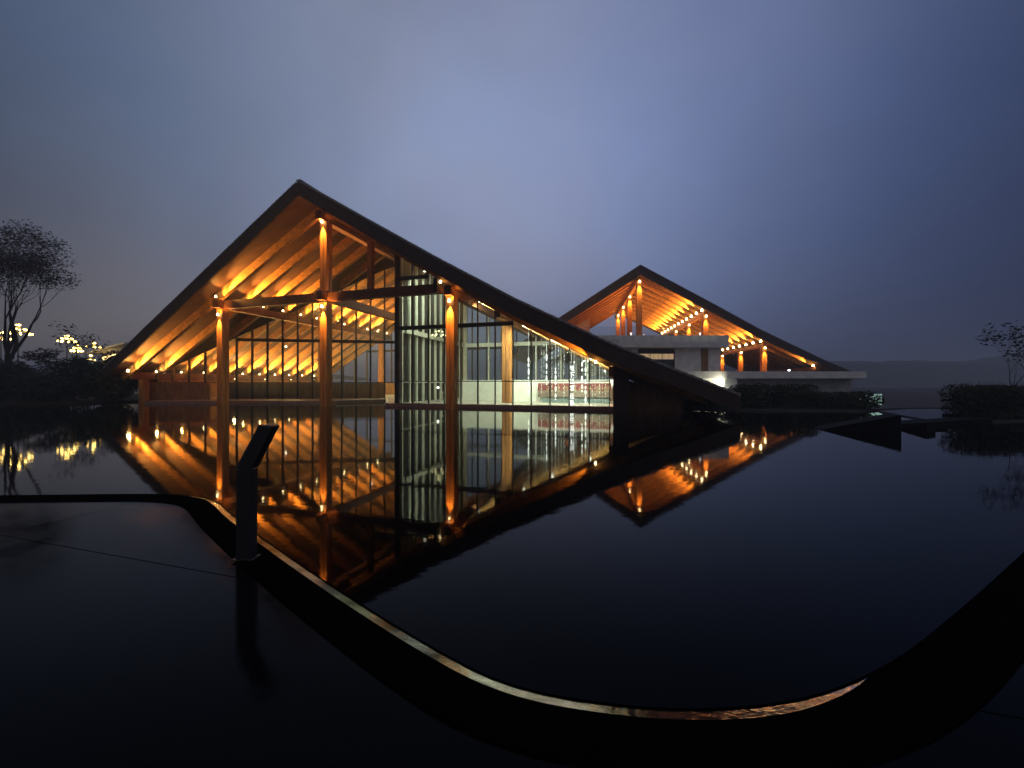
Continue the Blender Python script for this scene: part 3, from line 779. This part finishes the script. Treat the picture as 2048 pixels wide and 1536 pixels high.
def far_rafter(ks):
    b = MB()
    for a, c in zip(ks, ks[1:]):
        b.hexa([Q(a, -.2, fz(a)-1.3), Q(c, -.2, fz(c)-1.3), Q(c, .2, fz(c)-1.3), Q(a, .2, fz(a)-1.3), Q(a, -.2, fz(a)-.71), Q(c, -.2, fz(c)-.71), Q(c, .2, fz(c)-.71), Q(a, .2, fz(a)-.71)])
    return b
fr_r = far_rafter([.02, .5, 1, 1.5, 1.9, 2.5, 3.05, 3.5]).build('rafter', M['rafter'], fv, origin=Q(0, 0, 16)); fr_r.location = Q(0, FT[0], 16)-WL[fv.name]
fr_l = far_rafter([-.02, -.7, -1.4, -1.95]).build('rafter', M['rafter'], fv, origin=Q(0, 0, 16)); fr_l.location = Q(0, FT[0], 16)-WL[fv.name]
for t in FT[1:]:
    copy_of(fr_r, fv, Q(0, t, 16)); copy_of(fr_l, fv, Q(0, t, 16))
for k, z in ((0, 15.7), (1, 11.6), (2, 7.3), (3.0, 3.8), (-1, 10.35)):
    b = MB(); b.bar(Q(k, -.5, z+.3), Q(k, FB-.6, z+.3), .5, .6); b.build('purlin', M['glulam'], fv)
PF = 4000
for i, t in enumerate(FT):
    for k, n_ in ((1, 11), (2, 7), (3.0, 1)):
        if i >= n_: continue
        k -= .05; at = Q(k, t-.62, fz(k)-1.40); tg = Q(k-.5, t-.15, fz(k-.5)-1.12)
        fx = fixture(fv, at, name='rafter_lamp', s=1.9)
        spot(fx, at, tg, PF*(2.6 if k < 2.9 else 1.2), 56, 1.0, size=.08, fwd=.36)
FE1, FE2 = Vector((.987, -.162, 0)), FN
def far_col(k, t, z0, z1, pw, w=.72):
    p = Q(k, t); column(fv, p, z0, z1, w, FE1, FE2)
    nd = (-FN+FE1*-.2).normalized()
    at = p-FN*(w/2+.22)+Vector((0, 0, z1-.15)); fx = fixture(fv, at, name='column_lamp', s=1.5)
    spot(fx, at-Vector((0, 0, .1)), p-FN*(w/2-.1)+Vector((0, 0, z1-4)), pw, 46, .8, size=.08)
for t in (0, 9.35, 17.9, 26.3): far_col(0, t, 6.5, 15.72, 3600)
for t in (0, 8.4, 16.7): far_col(1, t, 6.5, 11.6, 3200)
for t in (0, 8.6, 17.3): far_col(2, t, 2.4, 7.3, 3000)
for t in (0, 8.5): far_col(-1, t, 6.5, 10.4, 3000)
# pale lit side wall under the left slope
b = MB(); b.hexa([Q(-1.05, 8, 6.4), Q(-.62, 8, 6.4), Q(-.62, 8.3, 6.4), Q(-1.05, 8.3, 6.4), Q(-1.05, 8, 10.6), Q(-.62, 8, 12.8), Q(-.62, 8.3, 12.8), Q(-1.05, 8.3, 10.6)])
b.build('side_wall', M['concrete'], fv)
at = Q(-.85, 6.9, 10.3); fx = fixture(fv, at, name='wall_lamp', s=1.0); spot(fx, at, Q(-.82, 8, 11.2), 1500, 110, .9)

# ------------------------------------------------------------------ terrace building under it
tv = new_empty('terrace_building', (26, 48, 0), 'pale flat roofed terrace building with stacked parapets behind the near roof tip', 'building')
def slabbox(name, x0, x1, y0, y1, z0, z1, m, sk=0.0, parent=None):
    b = MB(); b.hexa([(x0, y0+sk*x0, z0), (x1, y0+sk*x1, z0), (x1, y1+sk*x1, z0), (x0, y1+sk*x0, z0), (x0, y0+sk*x0, z1), (x1, y0+sk*x1, z1), (x1, y1+sk*x1, z1), (x0, y1+sk*x0, z1)])
    return b.build(name, M[m], parent or tv)
for i in range(8): slabbox('parapet_panel', 8+i*2.3625, 8+(i+1)*2.3625-.022, 47.6, 47.9, 6.15, 7.62+random.uniform(-.008, .008), 'concrete')
slabbox('upper_slab', 8, 26.6, 47.95, 86, 6.15, 6.5, 'concrete')
slabbox('parapet_return', 26.6, 26.9, 47.95, 64, 6.15, 7.62, 'concrete')
slabbox('wall', 20.6, 26.1, 48.6, 48.9, 2.5, 6.14, 'concrete')
slabbox('wall', 8, 15.9, 48.6, 48.9, 2.5, 6.14, 'concrete')
slabbox('window_spandrel', 15.9, 20.6, 48.65, 48.9, 2.5, 3.3, 'concrete')
slabbox('wall_return', 26.1, 26.35, 48.6, 62, 2.5, 6.14, 'concrete')
wf = slabbox('window', 15.95, 20.55, 48.78, 48.84, 5.45, 6.1, 'frame')
for i in range(7): slabbox('pane', 16.0+i*.65, 16.0+i*.65+.6, 48.72, 48.76, 4.75, 5.42, 'window_warm', parent=wf)
slabbox('dark_glazing', 15.95, 20.55, 48.76, 48.86, 3.32, 4.72, 'window_dark')
for i in range(4): slabbox('mullion', 15.97+i*1.5, 16.03+i*1.5, 48.66, 48.75, 3.3, 6.1, 'frame')
slabbox('door', 23.9, 24.75, 48.52, 48.58, 2.5, 6.0, 'brown_panel')
for i in range(9): slabbox('parapet_panel', 20.5+i*2.478, 20.5+(i+1)*2.478-.022, 46.4, 46.7, 2.3, 3.12+random.uniform(-.008, .008), 'concrete')
slabbox('lower_slab', 20.5, 42.6, 46.75, 66, 2.2, 2.48, 'concrete')
slabbox('base_wall', 27.4, 42.6, 48.2, 48.5, 0, 2.19, 'concrete_grey')
slabbox('lit_wall', 18.5, 27.0, 46.6, 46.9, 0, 2.28, 'white_wall')
slabbox('wall_end', 27.0, 27.3, 46.62, 48.2, 0, 2.19, 'concrete')
# glass balustrade on the upper terrace
for i in range(12):
    slabbox('glass_panel', 9+i*1.48, 9+i*1.48+1.42, 47.72, 47.745, 7.62, 8.75, 'glass_rail')
# ground lamp washing the white wall
lp = Vector((25.5, 45.9, .98))
wlmp = new_empty('wall_washer', tuple(lp), 'small bright lamp washing the white wall beside the near roof tip', 'lamp')
b = MB(); b.tube([(lp.x, lp.y, 0), (lp.x, lp.y, .8)], [.05, .05], 6); b.build('post', M['metal_black'], wlmp)
b = MB(); b.ball((lp.x, lp.y, .92), .19, 8, 6); b.build('bulb', emit('washer bulb', (1, .97, .8), 14), wlmp)
spot(wlmp, (lp.x, lp.y-.1, 1.05), (24.0, 46.6, 1.9), 900, 150, .7, (1, .96, .72), .1)
# cold lamp on the lower terrace
b = MB(); b.ball((38.2, 53.0, 3.5), .17, 8, 6, .6); b.tube([(38.2, 53.0, 2.45), (38.2, 53.0, 3.4)], [.04, .04], 6)
tag(b.build('terrace_lamp', M['phone_light']), 'small cold white lamp on the lower terrace under the far roof', 'lamp')

for px, lb in ((1262, 'small white lamp on the upper parapet left of the far columns'), (1400, 'small white lamp on the upper parapet right of the far columns')):
    x_ = (px-1024)/769*47.75
    b = MB(); b.ball((x_, 47.75, 7.88), .13, 8, 6, .6); b.tube([(x_, 47.75, 7.60), (x_, 47.75, 7.80)], [.04, .04], 6)
    tag(b.build('parapet_lamp', emit('parapet lamp glow', (1, .95, .85), 2.5)), lb, 'lamp')

# ================================================================== vegetation
def leaf_cloud(b, clumps, n, size, flat=.35):
    tot = sum(c[3]*c[4]*c[5] for c in clumps)
    for (x, y, z, rx, ry, rz) in clumps:
        for _ in range(max(4, int(n*rx*ry*rz/tot))):
            while True:
                v = Vector((random.uniform(-1, 1), random.uniform(-1, 1), random.uniform(-1, 1)))
                if .25 < v.length < 1 and random.random() < .35+.65*v.length: break
            p = Vector((x+v.x*rx, y+v.y*ry, z+v.z*rz))
            a = Vector((random.gauss(0, 1), random.gauss(0, 1), random.gauss(0, flat))).normalized()
            c = a.cross(Vector((random.gauss(0, 1), random.gauss(0, 1), random.gauss(0, 1)))).normalized()
            s = size*random.uniform(.6, 1.4); i = len(b.v)
            b.v += [p-a*s, p+c*s*.42, p+a*s, p-c*s*.42]; b.f.append((i, i+1, i+2, i+3))
def limb(b, p, d, L, r, depth, tips, spread=.55, n=3, up=.15):
    pts = [p]; rad = [r]; q = Vector(p); dd = Vector(d)
    for i in range(n):
        dd = (dd+Vector((random.gauss(0, .12), random.gauss(0, .12), random.gauss(up*.3, .06)))).normalized()
        q = q+dd*L/n; pts.append(q.copy()); rad.append(r*(1-.45*(i+1)/n))
    b.tube(pts, rad, 6 if depth > 2 else 4, False)
    if depth == 0: tips.append(q.copy()); return
    m = random.choice((2, 3))
    for j in range(m):
        s = dd.cross(Vector((random.gauss(0, 1), random.gauss(0, 1), random.gauss(0, 1)))).normalized()
        limb(b, q if j < 2 else pts[-2], (dd+s*spread*random.uniform(.6, 1.3)+Vector((0, 0, up))).normalized(), L*random.uniform(.62, .85), rad[-1]*.8, depth-1, tips, spread, n, up)
def tree(x, y, h, label, cat='tree', name='tree', leaves=2500, lsize=.16, depth=4, m='leaf_dry', trunks=1, lean=0.0, base=.1, group=None, spread=.5, thin=1.0, clump=.9):
    t = new_empty(name, (x, y, base), label, cat, group)
    b = MB(); tips = []
    for i in range(trunks):
        dx = (i-(trunks-1)/2)*.25
        limb(b, Vector((x+dx, y, base-.2)), Vector((lean+dx*1.1, random.uniform(-.1, .1), 1)).normalized(), h*.34, h*.022*thin/(1+.25*(trunks-1)), depth, tips, spread)
    b.build('trunk', M['bark'], t, recalc=False)
    if leaves:
        c = MB(); leaf_cloud(c, [(p.x, p.y, p.z, clump*random.uniform(.6, 1.2), clump*random.uniform(.6, 1.2), clump*random.uniform(.5, 1.0)) for p in tips], leaves, lsize)
        c.build('crown', M[m], t, recalc=False)
    return t
def shrub(x, y, w, h, label, name='shrub', n=2200, m='leaf', size=.14, base=.1, group='shrubs massed on the left bank', dep=None, cat='shrub'):
    t = new_empty(name, (x, y, base), label, cat, group)
    b = MB()
    for i in range(6):
        a = random.uniform(0, 6.28); L = h*random.uniform(.5, .8)
        b.tube([(x, y, base-.1), (x+math.cos(a)*w*.15, y+math.sin(a)*w*.15, base+L*.5), (x+math.cos(a)*w*.3, y+math.sin(a)*w*.3, base+L)], [.05, .035, .012], 4, False)
    b.build('stem', M['bark'], t, recalc=False)
    c = MB(); dp = dep or w
    cl = [(x, y, base+h*.42, w*.42, dp*.42, h*.42)]
    for i in range(9):
        a = random.uniform(0, 6.28); q = random.uniform(.15, .36)
        cl.append((x+math.cos(a)*w*q, y+math.sin(a)*dp*q, base+h*random.uniform(.3, .8), w*random.uniform(.14, .24), dp*random.uniform(.14, .24), h*random.uniform(.14, .24)))
    leaf_cloud(c, cl, n, size)
    c.build('foliage', M[m], t, recalc=False)
    return t
def px_xy(px, d): return ((px-1024)/769*d, d)
def zpx(y, d): return 1.6+(768-y)/769*d
# left bank
x, d = px_xy(4, 34)
tree(x, d, 13.2, 'tall multi stemmed tree with thin greyish crown at the left frame edge', leaves=16000, lsize=.10, depth=5, trunks=3, spread=.31, thin=1.5, clump=1.05)
x, d = px_xy(172, 38); tree(x, d, 6.6, 'slim nearly bare sapling with upright twigs left of the near roof', name='sapling', leaves=130, lsize=.14, depth=4, trunks=2, spread=.33, thin=.7, clump=.5)
x, d = px_xy(88, 37); tree(x, d, 5.4, 'small thin leafed tree between the tall tree and the lights', name='small_tree', leaves=900, lsize=.15, depth=3, trunks=1, spread=.5, thin=.8, clump=.7)
sh = [(-48, 33.5, 5.5, 3.6, 'wide dark shrub at the far left frame edge'), (-42.8, 33.2, 4.6, 3.9, 'round dark shrub under the tall left tree'),
      (-39.2, 34.2, 4.2, 4.6, 'high rounded shrub left of the pair of lit lanterns'), (-36.3, 35.6, 3.4, 5.0, 'tallest dark shrub, below the middle lit lantern'),
      (-34.8, 33.2, 3.8, 3.6, 'low dark shrub in front of the slim sapling'), (-34.0, 37.5, 2.6, 4.7, 'narrow upright shrub nearest the near roof corner'),
      (-38.4, 31.6, 4.4, 2.5, 'low shrub at the water edge under the lanterns'), (-45.0, 30.8, 4.8, 2.4, 'low shrub at the water edge, leftmost of the waterside ones'),
      (-33.5, 32.0, 2.6, 2.2, 'small shrub touching the brown side wall of the pavilion')]
for x, y, w, h, lb in sh: shrub(x, y, w, h, lb, n=int(1500+500*w), size=.15)
# hedge on the right bank
def hedge(px0, px1, d0, d1, ytop, label, n, m='leaf_hedge'):
    x0, _ = px_xy(px0, d0); x1, _ = px_xy(px1, d1); h = zpx(ytop, (d0+d1)/2)
    t = new_empty('hedge', ((x0+x1)/2, (d0+d1)/2, .1), label, 'hedge', 'clipped hedges on the right bank')
    c = MB(); cl = []; k = max(4, int((x1-x0)/.75))
    for i in range(k):
        f = (i+.5)/k
        for j in range(2):
            cl.append((x0+(x1-x0)*f+random.uniform(-.2, .2), d0+(d1-d0)*f+j*.9, .1+(h-.1)*.5, .75, .75, (h-.1)*.52*random.uniform(.93, 1.05)))
    leaf_cloud(c, cl, n, .085); c.build('foliage', M[m], t, recalc=False)
    b = MB()
    for i in range(k):
        f = (i+.5)/k; b.tube([(x0+(x1-x0)*f, d0+(d1-d0)*f+.4, 0), (x0+(x1-x0)*f+.1, d0+(d1-d0)*f+.4, h*.7)], [.03, .012], 4, False)
    b.build('stem', M['bark'], t, recalc=False)
hedge(1478, 1628, 23.6, 23.2, 768, 'taller clipped hedge in front of the grey terrace wall', 9000)
hedge(1625, 1752, 23.4, 22.7, 783, 'lower sloping hedge running towards the mint lit panel', 6500)
hedge(1300, 1478, 24.0, 23.6, 798, 'dark low hedge beneath the near roof tip', 6000, 'leaf')
# mint lit panel
mp_ = Vector((24.8, 26.9, .06))
mv = new_empty('glowing_panel', tuple(mp_), 'pale mint glowing glass panel at the right end of the lower hedge', 'light panel')
slabbox('frame', 24.3, 25.95, 26.9, 27.0, .06, .12, 'frame', parent=mv); slabbox('frame', 24.28, 24.34, 26.9, 27.0, .12, .92, 'frame', parent=mv)
slabbox('post', 24.86, 24.92, 26.86, 26.98, .12, .92, 'frame', parent=mv)
slabbox('pane', 24.35, 24.85, 26.92, 26.96, .13, .90, 'mint', parent=mv); slabbox('pane', 24.93, 25.9, 26.92, 26.96, .13, .90, 'mint', parent=mv)
# sloped black stones in the water on the right
def wedge(pt, pb, h, w, label):
    a, c = Vector((*pt, 0)), Vector((*pb, 0)); e = (c-a).normalized(); nn = Vector((-e.y, e.x, 0))
    if nn.y < 0: nn = -nn
    b = MB(); i = 0
    b.v = [Vector((*a.xy, -.3)), Vector((*c.xy, -.3)), Vector((*(c+nn*w).xy, -.3)), Vector((*(a+nn*w).xy, -.3)),
           Vector((*a.xy, .012)), Vector((*c.xy, h)), Vector((*(c+nn*w).xy, h)), Vector((*(a+nn*w).xy, .012))]
    b.f = [(3, 2, 1, 0), (4, 5, 6, 7), (0, 1, 5, 4), (1, 2, 6, 5), (2, 3, 7, 6), (3, 0, 4, 7)]
    o = tag(b.build('sloped_stone', M['stone_black']), label, 'stone', 'sloped black stones in the pool')
    bv = o.modifiers.new('bevel', 'BEVEL'); bv.width = .012; bv.segments = 2
wedge(px_xy(1640, 13.4), px_xy(1803, 12.4), .60, 1.0, 'largest sloped black stone, its tip pointing left into the pool')
wedge(px_xy(1790, 13.6), px_xy(1853, 12.9), .26, .8, 'middle sloped black stone stepping down behind the largest')
wedge(px_xy(1860, 13.9), px_xy(1896, 13.3), .05+.02, .7, 'smallest flat sloped stone nearest the block shaped shrub')
p0, p1 = px_xy(1800, 14.4), px_xy(1985, 15.6)
b = MB(); b.hexa([(*p0, -.3), (*p1, -.3), (p1[0], p1[1]+.9, -.3), (p0[0], p0[1]+.9, -.3), (*p0, .10), (*p1, .20), (p1[0], p1[1]+.9, .20), (p0[0], p0[1]+.9, .10)])
tag(b.build('stone_ledge', M['stone_black']), 'long low black ledge running from the sloped stones to the block shrub', 'ledge')
# block of clipped shrub with wispy shoots at the right edge
x0, d0 = px_xy(1958, 16.4)
pl = new_empty('clipped_shrub', (x0+1.5, d0+.8, 0), 'dark block shaped shrub with wispy shoots at the right frame edge', 'shrub')
b = MB(); b.hexa([(x0+.1, d0+.1, -.3), (x0+3.3, d0+.5, -.3), (x0+3.3, d0+1.9, -.3), (x0+.1, d0+1.5, -.3), (x0+.1, d0+.1, .22), (x0+3.3, d0+.5, .22), (x0+3.3, d0+1.9, .22), (x0+.1, d0+1.5, .22)])
b.build('bed_edge', M['stone_black'], pl)
c = MB(); cl = []
for i in range(6):
    for j in range(3):
        for k_ in range(3):
            cl.append((x0+.3+i*.56+random.uniform(-.06, .06), d0+.3+j*.5+i*.06, .30+k_*.44, .38, .38, .34+.1*(k_ == 2)*random.random()))
leaf_cloud(c, cl, 9000, .075)
for i in range(260):
    p = Vector((x0+.1+random.random()*3.2, d0+.2+random.random()*1.3, 1.25)); h = random.uniform(.2, .55)
    q = p+Vector((random.gauss(0, .12), random.gauss(0, .12), h)); i0 = len(c.v)
    c.v += [p-Vector((.012, 0, 0)), p+Vector((.012, 0, 0)), q]; c.f.append((i0, i0+1, i0+2))
c.build('foliage', M['leaf'], pl, recalc=False)
x, d = px_xy(2040, 19); tree(x, d, 4.3, 'thin wispy tree behind the clipped block shrub at the right frame edge', name='wispy_tree', leaves=800, lsize=.08, depth=4, trunks=2, spread=.5, thin=.6, m='leaf', clump=.35)

# ------------------------------------------------------------------ hills
def hill(x0, x1, y, prof, name='hill'):
    b = MB(); n = 90
    for i in range(n+1):
        f = i/n; xx = x0+(x1-x0)*f; h = prof(f)+2.2*noise.noise(Vector((f*30, y*.1, 0)))+1.0*noise.noise(Vector((f*90, y*.1, 3)))
        b.v += [Vector((xx, y, 0)), Vector((xx, y, h*.8)), Vector((xx, y+25, h)), Vector((xx, y+120, h*.6))]
    for i in range(n):
        for j in range(3): b.f.append((i*4+j, (i+1)*4+j, (i+1)*4+j+1, i*4+j+1))
    return tag(b.build(name, M['hill'], origin=(0, y, 0), recalc=False), kind='structure')
hill(170, 760, 330, lambda f: 19+4*math.sin(f*5)+5*math.exp(-((f-.48)/.03)**2))
hill(-700, -150, 320, lambda f: 14+6*math.sin(f*4))

# ------------------------------------------------------------------ lights among the trees on the left
def tiered_lantern(px, ytop, ybot, d, rows, wpx, label):
    x, _ = px_xy(px, d); z0, z1 = zpx(ybot, d), zpx(ytop, d); w = wpx/769*d
    t = new_empty('tiered_lantern', (x, d, .1), label, 'lantern', 'tiered yellow lanterns beyond the left shrubs')
    b = MB(); b.tube([(x, d, .1), (x, d, z1+.3)], [.10, .04], 6); b.build('post', M['metal_black'], t)
    for i in range(rows):
        z = z1+(z0-z1)*i/(rows-1); r = w/2*(.12+.88*i/(rows-1)); n = 3+3*i
        b = MB(); b.tube([(x, d, z+.32), (x, d, z+.14)], [max(.05, r*.35), r*1.08], 10); b.build('shade', M['metal_black'], t)
        for j in range(n):
            a = 2*math.pi*j/n+.2; q = MB()
            q.ball((x+r*math.cos(a), d+r*math.sin(a), z), random.uniform(.08, .15), 6, 4); q.build('bulb', M['lantern'], t)
tiered_lantern(36, 650, 667, 52, 3, 36, 'biggest tiered yellow lantern, beside the tall left tree trunk')
tiered_lantern(2, 666, 678, 52, 2, 30, 'tiered yellow lantern cut by the left frame edge')
tiered_lantern(134, 672, 683, 52, 3, 26, 'tiered yellow lantern under a dark pointed shrub, middle of the row')
tiered_lantern(154, 690, 702, 52, 3, 16, 'small low tiered yellow lantern at the foot of the sapling')
tiered_lantern(188, 686, 694, 52, 2, 20, 'tiered yellow lantern right of the sapling, nearest the roof')
tiered_lantern(181, 711, 720, 52, 2, 12, 'faintest low lantern below the one right of the sapling')
# low lit pavilion beyond the left eave
lv = new_empty('lit_house', (-57, 55, .1), 'distant low pavilion with bright lit eave behind the left roof corner', 'building')
b = MB(); d = 56; xa, xb = px_xy(186, d)[0], px_xy(262, d)[0]
b.hexa([(xa, d-1, zpx(709, d)), (xb, d-1, zpx(689, d)), (xb, d+6, zpx(689, d)), (xa, d+6, zpx(709, d)), (xa, d-1, zpx(706, d)), (xb, d-1, zpx(686, d)), (xb, d+6, zpx(686, d)), (xa, d+6, zpx(706, d))])
b.build('roof', M['concrete'], lv)
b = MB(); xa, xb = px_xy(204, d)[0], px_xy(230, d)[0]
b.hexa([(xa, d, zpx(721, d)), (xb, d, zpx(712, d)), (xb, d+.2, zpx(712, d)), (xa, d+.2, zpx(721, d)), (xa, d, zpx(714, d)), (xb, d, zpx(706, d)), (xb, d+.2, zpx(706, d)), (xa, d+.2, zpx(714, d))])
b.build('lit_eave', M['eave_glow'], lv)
b = MB(); b.box((px_xy(190, d)[0], d+1, 0), (px_xy(262, d)[0], d+5, zpx(722, d))); b.build('wall', M['concrete_grey'], lv)

# ------------------------------------------------------------------ tilted sign stand in the foreground
sx, sy = -2.36, 3.50
st = new_empty('sign_stand', (sx, sy, .012), 'black lectern stand with tilted blank board beside the pool curb', 'sign stand')
st_dir = Vector((.70, -.715, 0)).normalized(); st_n = Vector((.715, .70, 0))
e1 = Vector((1, -.1, 0)).normalized(); e2 = Vector((.1, 1, 0)).normalized(); q = Vector((sx, sy, 0))
def stand_part(name, xs0, xs1, y0, y1, z0, z1, m):
    b = MB(); (a0, a1), (c0, c1) = xs0, xs1
    b.hexa([(a0, y0, z0[0]), (a1, y0, z0[1]), (a1, y1, z0[1]), (a0, y1, z0[0]), (c0, y0, z1[0]), (c1, y0, z1[1]), (c1, y1, z1[1]), (c0, y1, z1[0])])
    return b.build(name, m, st)
stand_part('post', (-2.490, -2.345), (-2.482, -2.338), 3.46, 3.54, (.012, .012), (.825, .833), M['metal_black'])
stand_part('tilted_head', (-2.482, -2.338), (-2.275, -2.140), 3.45, 3.55, (.830, .838), (1.232, 1.220), M['metal_black'])
stand_part('sign_plate', (-2.488, -2.476), (-2.290, -2.279), 3.462, 3.538, (.850, .844), (1.224, 1.220), mat('grey sign plate', (.10, .095, .09), .45, .4, noise_amt=.2, noise_scale=6))
stand_part('base_plate', (-2.515, -2.32), (-2.515, -2.32), 3.435, 3.565, (.0125, .0125), (.026, .026), M['metal_black'])
for o_ in st.children:
    bv = o_.modifiers.new('bevel', 'BEVEL'); bv.width = .005; bv.segments = 2

# ------------------------------------------------------------------ thin evening mist
HAZE = .0022
b = MB(); b.box((-900, -60, -1.4), (900, 700, 34))
bm_ = b.mesh('haze', None, Vector())
hz = bpy.data.objects.new('haze', bm_); link(hz); hz['kind'] = 'stuff'
hm = bpy.data.materials.new('mist'); hm.use_nodes = True; hm.node_tree.nodes.clear()
ho = hm.node_tree.nodes.new('ShaderNodeOutputMaterial'); hv = hm.node_tree.nodes.new('ShaderNodeVolumePrincipled')
hv.inputs['Color'].default_value = (.85, .88, .95, 1); hv.inputs['Density'].default_value = HAZE; hv.inputs['Anisotropy'].default_value = .3
hm.node_tree.links.new(hv.outputs[0], ho.inputs['Volume']); bm_.materials.append(hm)
